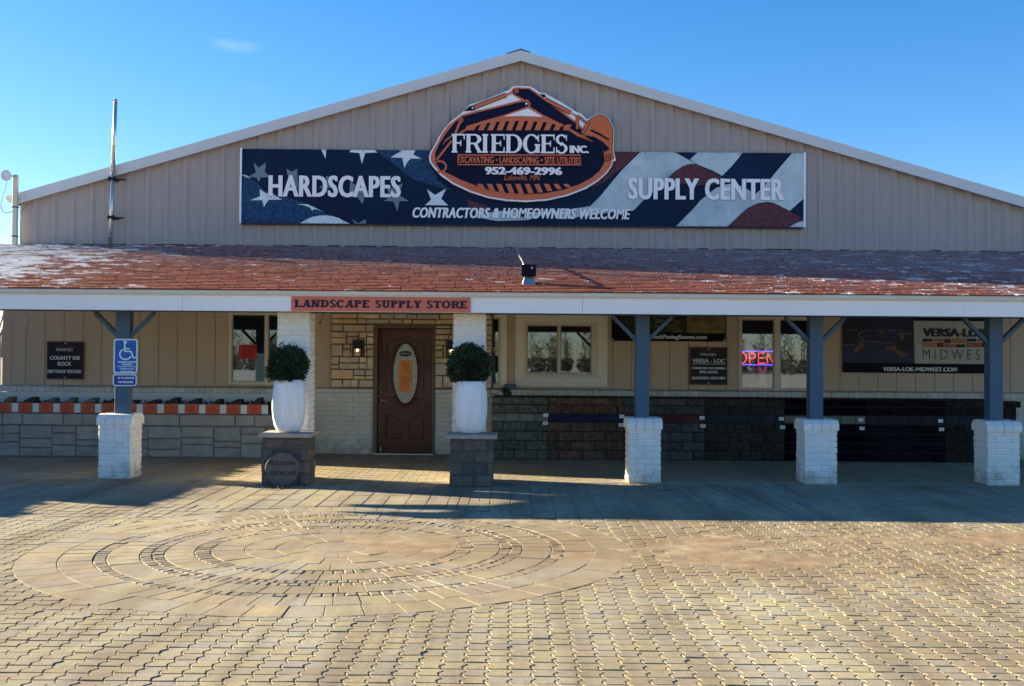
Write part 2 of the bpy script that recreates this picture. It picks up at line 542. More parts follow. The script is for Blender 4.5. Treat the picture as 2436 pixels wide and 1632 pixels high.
def foot_grime(m, top, colr):
    nt = m.node_tree; N, K = nt.nodes, nt.links.new
    b = N['Principled BSDF']
    src = b.inputs['Base Color'].links[0].from_socket
    t = N.new('ShaderNodeTexCoord'); sp = N.new('ShaderNodeSeparateXYZ'); K(t.outputs['Object'], sp.inputs[0])
    n = N.new('ShaderNodeTexNoise'); n.inputs['Scale'].default_value = 7; n.inputs['Detail'].default_value = 8; K(t.outputs['Object'], n.inputs['Vector'])
    a = N.new('ShaderNodeMapRange'); K(sp.outputs[2], a.inputs[0])
    for i, q in enumerate((0, top, .34, -.12)): a.inputs[i + 1].default_value = q
    s_ = N.new('ShaderNodeMath'); K(n.outputs[0], s_.inputs[0]); K(a.outputs[0], s_.inputs[1])
    r = N.new('ShaderNodeMapRange'); K(s_.outputs[0], r.inputs[0])
    for i, q in enumerate((.52, .85, 0, .7)): r.inputs[i + 1].default_value = q
    mx = N.new('ShaderNodeMix'); mx.data_type = 'RGBA'
    K(r.outputs[0], mx.inputs['Factor']); K(src, mx.inputs['A']); mx.inputs['B'].default_value = (*colr, 1)
    K(mx.outputs['Result'], b.inputs['Base Color'])
foot_grime(M['white_brick'], .30, (.38, .33, .26))
foot_grime(M['cream_brick'], .40, (.33, .29, .22))

# shingles: brick-red tabs, frost on part of the slope, upper-right shade painted in as dusting
def shingle_mat():
    m = mat('red_brown_shingle', (.27, .078, .050), .9, var=.22, vs=20, island=.20, bump=.6, bs=160, bdist=.004, spec=.2)
    nt = m.node_tree; N, K = nt.nodes, nt.links.new
    b = N['Principled BSDF']
    src = b.inputs['Base Color'].links[0].from_socket
    t = N.new('ShaderNodeTexCoord')
    mp_ = N.new('ShaderNodeMapping'); mp_.inputs['Scale'].default_value = (1.3, 2.0, 1)
    mp_.inputs['Rotation'].default_value = (0, 0, R(24))
    K(t.outputs['Object'], mp_.inputs[0])
    n1 = N.new('ShaderNodeTexNoise'); n1.inputs['Scale'].default_value = 2.2; n1.inputs['Detail'].default_value = 7
    n1.inputs['Roughness'].default_value = .68
    K(mp_.outputs[0], n1.inputs['Vector'])
    sp = N.new('ShaderNodeSeparateXYZ'); K(t.outputs['Object'], sp.inputs[0])
    # more frost at the left end and, lightly, near the right-hand eave
    a = N.new('ShaderNodeMapRange'); K(sp.outputs[0], a.inputs[0])
    for i, q in enumerate((-8.4, -4.2, .25, -.02)): a.inputs[i + 1].default_value = q
    c = N.new('ShaderNodeMapRange'); K(sp.outputs[0], c.inputs[0])
    for i, q in enumerate((0.0, 7.0, .0, .08)): c.inputs[i + 1].default_value = q
    ad = N.new('ShaderNodeMath'); K(n1.outputs[0], ad.inputs[0]); K(a.outputs[0], ad.inputs[1])
    ad2 = N.new('ShaderNodeMath'); K(ad.outputs[0], ad2.inputs[0]); K(c.outputs[0], ad2.inputs[1])
    r = N.new('ShaderNodeMapRange'); K(ad2.outputs[0], r.inputs[0])
    for i, q in enumerate((.60, .66, 0, .95)): r.inputs[i + 1].default_value = q
    mx = N.new('ShaderNodeMix'); mx.data_type = 'RGBA'
    K(r.outputs[0], mx.inputs['Factor']); K(src, mx.inputs['A']); mx.inputs['B'].default_value = (.80, .78, .76, 1)
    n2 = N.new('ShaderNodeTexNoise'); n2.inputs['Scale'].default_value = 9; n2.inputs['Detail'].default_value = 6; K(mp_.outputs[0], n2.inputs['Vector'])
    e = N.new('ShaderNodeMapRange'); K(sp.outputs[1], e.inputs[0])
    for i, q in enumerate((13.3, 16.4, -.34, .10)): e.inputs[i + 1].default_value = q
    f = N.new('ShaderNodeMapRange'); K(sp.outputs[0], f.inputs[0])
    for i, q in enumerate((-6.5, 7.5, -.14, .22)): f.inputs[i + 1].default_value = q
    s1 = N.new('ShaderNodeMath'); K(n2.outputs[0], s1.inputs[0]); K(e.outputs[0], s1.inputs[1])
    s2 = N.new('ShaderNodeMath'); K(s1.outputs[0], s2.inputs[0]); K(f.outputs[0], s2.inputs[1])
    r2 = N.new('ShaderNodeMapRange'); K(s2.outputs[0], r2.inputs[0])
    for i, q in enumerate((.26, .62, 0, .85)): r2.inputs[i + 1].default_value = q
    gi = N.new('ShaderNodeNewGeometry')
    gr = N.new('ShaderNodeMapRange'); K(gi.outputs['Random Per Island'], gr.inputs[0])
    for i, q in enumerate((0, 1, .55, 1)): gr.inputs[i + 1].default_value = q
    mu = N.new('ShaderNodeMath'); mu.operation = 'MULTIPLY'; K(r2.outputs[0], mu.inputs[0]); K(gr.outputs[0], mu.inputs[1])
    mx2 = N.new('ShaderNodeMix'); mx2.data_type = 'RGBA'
    K(mu.outputs[0], mx2.inputs['Factor']); K(mx.outputs['Result'], mx2.inputs['A']); mx2.inputs['B'].default_value = (.24, .25, .29, 1)  # blue-grey dusting: part frost, part painted shade, heavier upslope and to the right
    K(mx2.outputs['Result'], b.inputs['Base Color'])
    return m
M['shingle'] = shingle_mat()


def paver_mat(name, col, isl, dirt=1.0):
    m = mat(name, col, .85, var=.14, vs=30, island=isl, bump=.45, bs=90, bdist=.006, islhue=.015)
    nt = m.node_tree; N, K = nt.nodes, nt.links.new
    b = N['Principled BSDF']
    cur = b.inputs['Base Color'].links[0].from_socket
    t = N.new('ShaderNodeTexCoord')
    def layer(scale, rot, ns_, lo, hi, amt, colr, stretch):
        nonlocal cur
        mp_ = N.new('ShaderNodeMapping'); mp_.inputs['Scale'].default_value = stretch; mp_.inputs['Rotation'].default_value = (0, 0, R(rot))
        K(t.outputs['Object'], mp_.inputs[0])
        n = N.new('ShaderNodeTexNoise'); n.inputs['Scale'].default_value = ns_; n.inputs['Detail'].default_value = 8
        n.inputs['Roughness'].default_value = .62; K(mp_.outputs[0], n.inputs['Vector'])
        r = N.new('ShaderNodeMapRange'); K(n.outputs[0], r.inputs[0])
        for i, q in enumerate((lo, hi, 0, amt)): r.inputs[i + 1].default_value = q
        mx = N.new('ShaderNodeMix'); mx.data_type = 'RGBA'
        K(r.outputs[0], mx.inputs['Factor']); K(cur, mx.inputs['A']); mx.inputs['B'].default_value = (*colr, 1)
        cur = mx.outputs['Result']
    layer(1, 0, .55, .40, .66, .85 * dirt, (.225, .175, .108), (1, 1, 1))      # tracked-in soil
    layer(1, 28, 1.1, .48, .66, .70 * dirt, (.165, .125, .08), (2.2, .22, 1))
    layer(1, -34, 1.7, .55, .72, .5 * dirt, (.175, .135, .088), (2.6, .14, 1))  # wheel-tracks
    layer(1, 0, 3.2, .54, .78, .55 * dirt, (.135, .105, .07), (1, 1, 1))
    layer(1, 0, 13, .56, .74, .5 * dirt, (.15, .12, .085), (1.5, 1, 1))
    layer(1, 0, 45, .52, .74, .35, (.25, .20, .14), (1, 1, 1))
    sub = N.new('ShaderNodeVectorMath'); sub.operation = 'SUBTRACT'; K(t.outputs['Object'], sub.inputs[0]); sub.inputs[1].default_value = (1.2, 8.7, 0)
    dv = N.new('ShaderNodeVectorMath'); dv.operation = 'DIVIDE'; K(sub.outputs[0], dv.inputs[0]); dv.inputs[1].default_value = (5.2, 1.9, 1)
    ln = N.new('ShaderNodeVectorMath'); ln.operation = 'LENGTH'; K(dv.outputs[0], ln.inputs[0])
    nn = N.new('ShaderNodeTexNoise'); nn.inputs['Scale'].default_value = 1.6; nn.inputs['Detail'].default_value = 9; nn.inputs['Roughness'].default_value = .65
    K(t.outputs['Object'], nn.inputs['Vector'])
    su = N.new('ShaderNodeMath'); su.operation = 'MULTIPLY_ADD'; K(ln.outputs['Value'], su.inputs[0]); su.inputs[1].default_value = -.42; K(nn.outputs[0], su.inputs[2])
    rr = N.new('ShaderNodeMapRange'); K(su.outputs[0], rr.inputs[0])
    for i, q in enumerate((.06, .42, 0, .82 * dirt)): rr.inputs[i + 1].default_value = q
    mz = N.new('ShaderNodeMix'); mz.data_type = 'RGBA'
    K(rr.outputs[0], mz.inputs['Factor']); K(cur, mz.inputs['A']); mz.inputs['B'].default_value = (.235, .17, .10, 1)
    K(mz.outputs['Result'], b.inputs['Base Color'])
    return m
M['paver'] = paver_mat('buff_grey_paver', (.375, .33, .225), .11)
M['slab'] = paver_mat('buff_ring_stone', (.375, .325, .22), .10)
M['porch_paver'] = paver_mat('porch_paver', (.40, .335, .215), .14, .4)
M['joint'] = mat('sand_joint', (.23, .175, .11), .95, var=.3, vs=8)
M['soil_film'] = mat('tracked_brown_soil', (.255, .172, .098), .95, var=.30, vs=5, bump=.6, bs=55, bdist=.008, col2=(.34, .265, .165), c2s=2.4, c2lo=.4, c2hi=.65)
M['ground'] = mat('gravel_ground', (.56, .51, .41), .95, var=.25, vs=.5, bump=.5, bs=20)
M['cobble'] = paver_mat('rough_cobble', (.34, .29, .205), .18)


# ------------------------------------------------------------------ lettering
def text2d(body, x0, x1, z0, z1, shear=0.0, bold=0.0, space=1.0):
    cu = bpy.data.curves.new('lettering', 'FONT')
    cu.body = body
    cu.size = 1.0
    cu.offset = bold
    cu.shear = shear
    cu.space_character = space
    cu.resolution_u = 3
    o = bpy.data.objects.new('lettering', cu)
    C.objects.link(o)
    dg = bpy.context.evaluated_depsgraph_get()
    me = bpy.data.meshes.new_from_object(o.evaluated_get(dg))
    vs_ = [(v.co.x, v.co.y) for v in me.vertices]
    fs = [tuple(p.vertices) for p in me.polygons]
    bpy.data.objects.remove(o); bpy.data.curves.remove(cu); bpy.data.meshes.remove(me)
    a0, a1 = min(v[0] for v in vs_), max(v[0] for v in vs_)
    b0, b1 = min(v[1] for v in vs_), max(v[1] for v in vs_)
    return [(x0 + (v[0] - a0) / (a1 - a0) * (x1 - x0), z0 + (v[1] - b0) / (b1 - b0) * (z1 - z0)) for v in vs_], fs


def put_text(mb, body, x0, x1, z0, z1, xf, w, mi=0, fat=0.0, **k):
    p, f = text2d(body, x0 + fat, x1 - fat, z0, z1, **k)
    for i, d in enumerate((0, -fat, fat, -fat / 2, fat / 2) if fat else (0,)):
        mb.add([xf(a + d, b, w + .0003 * i) for a, b in p], f, mi)


def arc(cx, cy, rx, ry, a0, a1, n=14):
    return [(cx + rx * math.cos(R(a0 + (a1 - a0) * i / n)), cy + ry * math.sin(R(a0 + (a1 - a0) * i / n))) for i in range(n + 1)]


def band(cx, cy, rx, ry, tx, ty, a0, a1, n=16):
    return arc(cx, cy, rx, ry, a0, a1, n) + arc(cx, cy, rx - tx, ry - ty, a0, a1, n)[::-1]


def glyph(c, T, t, s, W):
    """serif capital as polygons in a box W wide and 1 high; T stem, t hairline, s serif reach"""
    P = []
    V = lambda x, y0=0, y1=1: P.append([(x, y0), (x + T, y0), (x + T, y1), (x, y1)])
    H = lambda x0, x1, y, h=None: P.append([(x0, y), (x1, y), (x1, y + (h or t)), (x0, y + (h or t))])
    foot = lambda x: H(x - s, x + T + s, 0)
    head = lambda x: H(x - s, x + T + s, 1 - t)
    if c in 'FELITPRDBNHU':
        x = s
    if c == 'I':
        V(x); foot(x); head(x)
    elif c == 'L':
        V(x); head(x); H(0, W, 0); P.append([(W - t, 0), (W, 0), (W, .34), (W - t * .5, .34)])
    elif c in 'FE':
        V(x); foot(x); H(0, W, 1 - t); H(x, W * .74, .47)
        P.append([(W - t * .5, .70), (W, .70), (W, 1), (W - t, 1)])
        P.append([(W * .66, .36), (W * .74, .36), (W * .74, .66), (W * .66, .66)])
        if c == 'E':
            H(0, W, 0); P.append([(W - t, 0), (W, 0), (W, .32), (W - t * .5, .32)])
    elif c == 'T':
        xm = W / 2 - T / 2
        V(xm); foot(xm); H(0, W, 1 - t)
        P.append([(0, .68), (t * .5, .68), (t, 1), (0, 1)]); P.append([(W - t * .5, .68), (W, .68), (W, 1), (W - t, 1)])
    elif c in 'PR':
        V(x); foot(x); head(x)
        H(x, W * .55, 1 - t); H(x, W * .55, .45)
        P.append(band(W * .55, (1 + .45) / 2, W * .45, (1 - .45) / 2, T, t, -90, 90))
        if c == 'R':
            P.append([(W * .50, .47), (W * .50 + T, .47), (W + s * .4, 0), (W - T * .8, 0)]); H(W - T, W + s * .6, 0)
    elif c == 'D':
        V(x); foot(x); head(x); H(x, W * .45, 1 - t); H(x, W * .45, 0)
        P.append(band(W * .45, .5, W * .55, .5, T, t, -90, 90, 22))
    elif c == 'O':
        P.append(band(W / 2, .5, W / 2, .52, T, t, -90, 90, 22)); P.append(band(W / 2, .5, W / 2, .52, T, t, 90, 270, 22))
    elif c in 'CG':
        P.append(band(W / 2, .5, W / 2, .52, T, t, 90, 270, 22))
        P.append(band(W / 2, .5, W / 2, .52, T * .8, t, 32, 90, 10)); P.append(band(W / 2, .5, W / 2, .52, T * .8, t, 270, 326, 10))
        P.append([(W * .86, .62), (W * .94, .62), (W * .94, 1), (W * .86, .93)])
        if c == 'G':
            P.append([(W * .98 - T, .02), (W * .98, .02), (W * .98, .45), (W * .98 - T, .45)]); H(W * .98 - T - s, W * .98 + s * .5, .40)
    elif c == 'S':
        P.append(band(W / 2, .745, W * .47, .275, T * .78, t, 20, 90, 8)); P.append(band(W / 2, .745, W * .47, .275, T * .78, t, 90, 270, 16))
        P.append(band(W / 2, .255, W * .5, .275, T * .78, t, -90, 90, 16)); P.append(band(W / 2, .255, W * .5, .275, T * .78, t, 200, 270, 8))
        P.append([(W * .30, .50), (W * .55, .62), (W * .72, .50), (W * .45, .38)])
        P.append([(W * .86, .68), (W * .94, .68), (W * .94, 1.0), (W * .88, .96)]); P.append([(W * .06, .0), (W * .12, .04), (W * .14, .34), (W * .06, .34)])
    elif c == 'A':
        P.append([(W * .46, 1), (W * .46 + T, 1), (W - s * .3, 0), (W - s * .3 - T, 0)])
        P.append([(W * .46, 1), (W * .46 + t, 1), (s + t, 0), (s, 0)]); H(W * .25, W * .75, .27)
        H(0, s * 2 + t, 0); H(W - T - s * 1.3, W + s * .3, 0)
    elif c == 'N':
        P.append([(s, 0), (s + t * 1.2, 0), (s + t * 1.2, 1), (s, 1)]); xr = W - s - t * 1.2
        P.append([(xr, 0), (xr + t * 1.2, 0), (xr + t * 1.2, 1), (xr, 1)])
        P.append([(s - .02, 1), (s + T, 1), (xr + t, 0), (xr + t - T, 0)]); H(0, s * 2 + t, 0); H(xr - s, W, 1 - t); H(0, s + T * .7, 1 - t)
    elif c == 'U':
        V(x, .3); head(x); xr = W - s - t * 1.3
        P.append([(xr, .3), (xr + t * 1.3, .3), (xr + t * 1.3, 1), (xr, 1)]); H(xr - s, W, 1 - t)
        xm = (x + xr + t * 1.3) / 2; rx = (xr + t * 1.3 - x) / 2
        P.append(band(xm, .31, rx, .33, T, t, 180, 270, 10)); P.append(band(xm, .31, rx, .33, t * 1.3, t, 270, 360, 10))
    elif c == 'Y':
        xm = W / 2 - T / 2
        V(xm, 0, .48); foot(xm); P.append([(s * .4, 1), (s * .4 + T, 1), (xm + T, .42), (xm, .42)])
        P.append([(W - s - t, 1), (W - s, 1), (xm + T, .42), (xm + T - t, .42)]); H(0, s * 1.4 + T, 1 - t); H(W - s * 2 - t, W, 1 - t)
    return P


GW = dict(F=.66, R=.80, I=.40, E=.70, D=.84, G=.86, S=.62, L=.70, A=.86, N=.88, C=.80, P=.74, U=.84, Y=.82, T=.76, O=.88)


def serif_text(mb, body, x0, x1, z0, z1, xf, w, T, t, s, gap=.08, mi=0, wide=1.0):
    tot, lay = 0, []
    for c in body:
        if c == ' ':
            tot += .42; continue
        W = GW[c] * wide
        lay.append((c, tot, W)); tot += W + gap
    tot -= gap
    k = 0
    for c, ox, W in lay:
        for p in glyph(c, T, t, s, W):
            q = [(x0 + (ox + a) / tot * (x1 - x0), z0 + b * (z1 - z0)) for a, b in p]
            mb.poly(q, xf, w + .00012 * (k % 9), mi); k += 1


# ------------------------------------------------------------------ masonry helpers
def bricks(mb, xf, u0, u1, v0, v1, course, length, gap=.008, w0=-.02, w1=.006, c=.004, jit=.0015, wj=.002, start=0, tilt=0.0, mi=0, bulge=None):
    rows = max(1, round((v1 - v0) / course))
    ch = (v1 - v0) / rows
    for r in range(rows):
        a = v0 + r * ch
        off = (length * .5 if (r + start) % 2 else 0) + random.uniform(-.004, .004)
        x = u0 - off
        while x < u1 - .001:
            xa, xb = max(x, u0), min(x + length, u1)
            if xb - xa > .03:
                mb.rect(xf, xa + gap / 2, xb - gap / 2, a + gap / 2, a + ch - gap / 2, w0, w1 + random.uniform(-wj, wj), c, mi, jit, tilt,
                        None if bulge is None else random.uniform(.2, 1) * bulge)
            x += length


def guillotine(u0, u1, v0, v1, mw, mh, out):
    W, H = u1 - u0, v1 - v0
    if W > mw * 1.9 and (W / mw > H / mh * .8 or H < mh * 1.7) and random.random() < .96:
        k = u0 + W * random.uniform(.35, .65)
        guillotine(u0, k, v0, v1, mw, mh, out); guillotine(k, u1, v0, v1, mw, mh, out)
    elif H > mh * 1.7:
        k = v0 + H * random.uniform(.36, .64)
        guillotine(u0, u1, v0, k, mw, mh, out); guillotine(u0, u1, k, v1, mw, mh, out)
    else:
        out.append((u0, u1, v0, v1))


def with_holes(x0, x1, z0, z1, holes):
    """rectangles that fill a panel around its openings"""
    xs = sorted({x0, x1} | {min(max(h[i], x0), x1) for h in holes for i in (0, 1)})
    zs = sorted({z0, z1} | {min(max(h[i], z0), z1) for h in holes for i in (2, 3)})
    for a, b in zip(xs, xs[1:]):
        run = None
        for c, d in zip(zs, zs[1:]):
            mx_, mz = (a + b) / 2, (c + d) / 2
            if any(h[0] < mx_ < h[1] and h[2] < mz < h[3] for h in holes):
                if run: yield (a, b, *run)
                run = None
            else:
                run = (run[0], d) if run else (c, d)
        if run: yield (a, b, *run)


# ================================================================== GROUND
gm = MB()
gm.add([(-700, -500, -.03), (700, -500, -.03), (700, 900, -.03), (-700, 900, -.03)], [(0, 1, 2, 3)])
structure(gm.build('ground', M['ground']))
jm = MB()
jm.box(-12, 12, -6, 17.3, -.029, -.0045)
structure(jm.build('sand_bed', M['joint']))

CX, CY, CR = -1.40, 8.62, 2.36
ZIG_END = 10.15
# interlocking zigzag pavers
pm = MB()
PX, PY = .1115, .1165
ir = int(12 / PX)
r0, r1 = int(3.2 / PY), int(ZIG_END / PY)
zz = [(0, 0), (.22, -.10), (.42, -.10), (.62, .14), (.80, .14)]
for r in range(r0, r1):
    for k in range(-ir, ir):
        x0, y0 = k * PX, r * PY
        cx_, cy_ = x0 + PX / 2, y0 + PY / 2
        if abs(cx_) > 1.2 + .62 * cy_ + 2.0:
            continue
        if sum(math.hypot(x0 + a_ * PX - CX, y0 + b_ * PY - CY) > CR + .012 for a_ in (0, 1) for b_ in (0, 1)) < 2:
            continue
        g = .0042
        pts = [(x0 + g, y0 + g)] + [(x0 + PX - g + PX * d * .8, y0 + PY * v + (g if v == 0 else 0)) for v, d in zz] + \
              [(x0 + PX - g, y0 + PY - g), (x0 + g, y0 + PY - g)] + [(x0 + g + PX * d * .8, y0 + PY * v) for v, d in zz[:0:-1]]
        q = []
        for a, b in pts:
            d = math.hypot(a - CX, b - CY)
            if d < CR + .006:
                a, b = CX + (a - CX) / d * (CR + .006), CY + (b - CY) / d * (CR + .006)
            q.append((a, b))
        h = random.gauss(0, .0013)
        n = len(q)
        mx_, my_ = sum(p[0] for p in q) / n, sum(p[1] for p in q) / n
        tx, ty = random.gauss(0, .009), random.gauss(0, .009)
        vs_ = [(a, b, -.008) for a, b in q] + [(mx_ + (a - mx_) * .965, my_ + (b - my_) * .965, h + tx * (a - mx_) + ty * (b - my_)) for a, b in q]
        pm.add(vs_, [(i, (i + 1) % n, n + (i + 1) % n, n + i) for i in range(n)] + [tuple(range(n, 2 * n))])
structure(pm.build('zigzag_paving', M['paver']))

# the round paved medallion: rings of stone between bands of small rough cobbles
rm, cm = MB(), MB()
rings = [(2.36, 2.075, .225, 0), (2.069, 1.83, .165, 0), (1.824, 1.735, .075, 1), (1.729, 1.50, .165, 0), (1.494, 1.32, .07, 1), (1.314, 1.10, .15, 0),
         (1.094, .975, .07, 1), (.969, .72, .20, 0), (.714, .48, .19, 0), (.474, .25, .17, 0)]
for ro, ri, ln, rough in rings:
    sub = [(ro, ri)]
    if rough and ro - ri > .14:
        mid = (ro + ri) / 2
        sub = [(ro, mid + .004), (mid - .004, ri)]
    for a, b in sub:
        n = max(6, int(2 * math.pi * (a + b) / 2 / ln))
        ph = random.random()
        for k in range(n):
            g = .0028 / ((a + b) / 2)
            t0, t1 = 2 * math.pi * (k + ph) / n + g, 2 * math.pi * (k + 1 + ph) / n - g
            if rough:
                t0 += random.uniform(0, .06) * (t1 - t0); t1 -= random.uniform(0, .06) * (t1 - t0)
            steps = 3 if not rough else 1
            pts = [(CX + b * math.cos(t0 + (t1 - t0) * i / steps), CY + b * math.sin(t0 + (t1 - t0) * i / steps)) for i in range(steps, -1, -1)] + \
                  [(CX + a * math.cos(t0 + (t1 - t0) * i / steps), CY + a * math.sin(t0 + (t1 - t0) * i / steps)) for i in range(steps + 1)]
            tgt = cm if rough else rm
            tgt.slab(pts, GX(), -.02, random.gauss(.0, .0018) if rough else random.gauss(0, .0010), .006 if rough else .0020,
                     tilt=(random.gauss(0, .03 if rough else .005), random.gauss(0, .03 if rough else .005)))
rm.slab([(CX + .244 * math.cos(R(a)), CY + .244 * math.sin(R(a))) for a in range(0, 360, 24)], GX(), -.02, .001, .006)
structure(rm.build('ring_paving', M['slab']))
structure(cm.build('cobble_rings', M['cobble']))

# brown soil tracked over the paving: a thin uneven film that fills the joints and lies in patches
from mathutils import noise as mn
so = MB()
SX0, SX1, SY0, SY1, ST = -4.2, 7.2, 6.15, 11.0, .026
nx_, ny_ = int((SX1 - SX0) / ST), int((SY1 - SY0) / ST)
blob = lambda x, y, cx, cy, rx, ry: math.exp(-((x - cx) / rx) ** 2 - ((y - cy) / ry) ** 2)
zs = []
for j in range(ny_ + 1):
    y = SY0 + j * ST
    for i in range(nx_ + 1):
        x = SX0 + i * ST
        m_ = max(blob(x, y, -1.0, 8.7, 1.5, 1.1), blob(x, y, 1.6, 8.6, 1.7, 1.3), .95 * blob(x, y, 4.2, 9.3, 2.2, .75), .8 * blob(x, y, 2.4, 7.4, 1.4, .35), .8 * blob(x, y, .2, 10.0, 1.2, .3))
        f_ = mn.fractal((x * 1.3, y * 1.3, 3.1), 1.0, 2.1, 4) + .55 * mn.fractal((x * 7, y * 7, 9.7), .9, 2.2, 3)
        zs.append(-.0120 + .0140 * m_ + .0042 * f_)
idx = {}
for j in range(ny_):
    for i in range(nx_):
        q = [(i, j), (i + 1, j), (i + 1, j + 1), (i, j + 1)]
        if max(zs[b * (nx_ + 1) + a] for a, b in q) < -.0040:
            continue
        f_ = []
        for a, b in q:
            if (a, b) not in idx:
                idx[(a, b)] = len(so.v)
                so.v.append((SX0 + a * ST, SY0 + b * ST, min(zs[b * (nx_ + 1) + a], .006)))
            f_.append(idx[(a, b)])
        so.f.append(tuple(f_)); so.mi.append(0)
o = so.build('tracked_soil', M['soil_film'], smooth=True)
o['kind'] = 'stuff'; tag(o, 'thin brown soil tracked over the round paving and the yard beside it', 'soil')

# straight-jointed slabs in front of the porch, and the porch floor in running bond
bm_ = MB()
PW = .222
k0 = int(12 / PW)
for k in range(-k0, k0):
    x = k * PW
    y = ZIG_END - .04 + random.uniform(0, .05)
    while y < 13.28:
        big = x < -.85 and y > 10.9
        ln = .44 if big else PW
        y2 = min(y + ln, 13.30)
        cc = (x + PW / 2, (y + y2) / 2)
        if min(math.hypot(a - CX, b - CY) for a in (x, x + PW) for b in (y, y2)) > CR + .01 or math.hypot(cc[0] - CX, cc[1] - CY) > CR + .06:
            parts = [(x, x + PW, y, y2)]
            if not big:
                m_ = (y + y2) / 2
                if random.random() < .55:
                    parts = [(x, x + PW, y, m_), (x, x + PW, m_, y2)]
                else:
                    parts = [(x, x + PW / 2, y, y2), (x + PW / 2, x + PW, y, y2)]
            for a, b, c, d in parts:
                q = []
                for u, v in ((a + .004, c + .004), (b - .004, c + .004), (b - .004, d - .004), (a + .004, d - .004)):
                    dd = math.hypot(u - CX, v - CY)
                    if dd < CR + .006:
                        u, v = CX + (u - CX) / dd * (CR + .006), CY + (v - CY) / dd * (CR + .006)
                    q.append((u, v))
                cut = any(math.hypot(u - CX, v - CY) < CR + .02 for u, v in q)
                bm_.slab(q, GX(), -.02, 0 if cut else random.gauss(0, .0014), .0012 if cut else .004, tilt=(0, 0) if cut else (random.gauss(0, .005), random.gauss(0, .005)))
        y = y2
structure(bm_.build('slab_paving', M['slab']))
fm = MB()
y = 13.31
r = 0
while y < 17.2:
    x = -12 + (r % 2) * .105
    while x < 12:
        fm.rect(GX(), x + .003, x + .207, y + .003, y + .102, -.02, random.gauss(0, .0012), .003, tilt=.006)
        x += .21
    y += .105
    r += 1
structure(fm.build('porch_paving', M['porch_paver']))

# ================================================================== STORE BUILDING
bld = thing('store_building', 'long tan steel store with a white-edged gable, red shingled porch and white brick porch piers', 'building', (0, 17.3, 0))
PKX, PKZ = .107, 6.563            # ridge of the gable
LX, RX = -8.07, 8.75
SL, SR = .2937, .2842
rake = lambda x: PKZ - (PKX - x) * SL if x < PKX else PKZ - (x - PKX) * SR
GY = 17.4

# gable wall: steel sheet with standing ribs
g = MB()
zb = 3.15
prof = [LX + .02, PKX, RX - .02]
g.add([(LX + .02, GY, zb), (PKX, GY, zb), (RX - .02, GY, zb), (RX - .02, GY, rake(RX) - .1), (PKX, GY, PKZ - .1), (LX + .02, GY, rake(LX) - .1)], [(0, 1, 4, 5), (1, 2, 3, 4)])
x = LX + .27
while x < RX - .1:
    zt = min(rake(x - .05), rake(x + .05)) - .09
    g.add([(x - .058, GY, zb), (x - .030, GY - .026, zb), (x + .030, GY - .026, zb), (x + .058, GY, zb),
           (x - .058, GY, zt), (x - .030, GY - .026, zt), (x + .030, GY - .026, zt), (x + .058, GY, zt)],
          [(0, 1, 5, 4), (1, 2, 6, 5), (2, 3, 7, 6)])
    for dx in (.105, .2):
        if x + dx < RX - .1:
            z2 = min(rake(x + dx - .02), rake(x + dx + .02)) - .09
            g.add([(x + dx - .014, GY, zb), (x + dx, GY - .0045, zb), (x + dx + .014, GY, zb), (x + dx - .014, GY, z2), (x + dx, GY - .0045, z2), (x + dx + .014, GY, z2)],
                  [(0, 1, 4, 3), (1, 2, 5, 4)])
    x += .3052
g.build('gable_wall', M['siding'], bld)

# main roof and its edge trim
rf = MB()
for x0, x1 in ((LX - .02, PKX), (PKX, RX + .02)):
    rf.add([(x0, GY - .11, rake(x0) - .006), (x1, GY - .11, rake(x1) - .006), (x1, 40, rake(x1) - .006), (x0, 40, rake(x0) - .006),
            (x0, GY - .11, rake(x0) - .05), (x1, GY - .11, rake(x1) - .05), (x1, 40, rake(x1) - .05), (x0, 40, rake(x0) - .05)],
           [(0, 1, 2, 3), (4, 7, 6, 5), (0, 4, 5, 1), (1, 5, 6, 2), (2, 6, 7, 3), (3, 7, 4, 0)])
roof = rf.build('main_roof', M['roof_metal'], bld)
for nm, x0, x1 in (('l', LX - .03, PKX - .001), ('r', PKX + .001, RX + .03)):
    t = MB()
    def bandtrim(o0, o1, ya, yb):
        t.add([(x0, ya, rake(x0) - o1), (x1, ya, rake(x1) - o1), (x1, ya, rake(x1) - o0), (x0, ya, rake(x0) - o0),
               (x0, yb, rake(x0) - o1), (x1, yb, rake(x1) - o1), (x1, yb, rake(x1) - o0), (x0, yb, rake(x0) - o0)],
              [(0, 1, 2, 3), (4, 7, 6, 5), (3, 2, 6, 7), (0, 4, 5, 1), (1, 5, 6, 2), (0, 3, 7, 4)])
    bandtrim(0, .128, GY - .14, GY - .112)
    bandtrim(.130, .175, GY - .155, GY - .112)
    t.build('rake_trim', M['trim'], bld)
rc = MB()
rc.tube([(PKX - .23, GY - .10, rake(PKX - .23) + .008), (PKX, GY - .10, PKZ + .016), (PKX + .15, GY - .10, rake(PKX + .15) + .008)], .018, 6)
rc.tube([(PKX, GY - .10, PKZ + .012), (PKX, 40, PKZ + .012)], .022, 6)
rc.build('ridge_cap', M['ridge'], roof)
gt = MB()
gx = LX - .02
gt.add([(gx, GY - .1, 4.16), (gx - .15, GY - .1, 4.13), (gx - .155, GY - .1, 4.09), (gx - .10, GY - .1, 4.02), (gx, GY - .1, 3.99),
        (gx, 40, 4.16), (gx - .15, 40, 4.13), (gx - .155, 40, 4.09), (gx - .10, 40, 4.02), (gx, 40, 3.99)],
       [(0, 1, 2, 3, 4), (9, 8, 7, 6, 5), (1, 6, 7, 2), (2, 7, 8, 3), (3, 8, 9, 4), (0, 5, 6, 1)])
gt.build('gutter', M['gutter'], bld)
sw = MB()
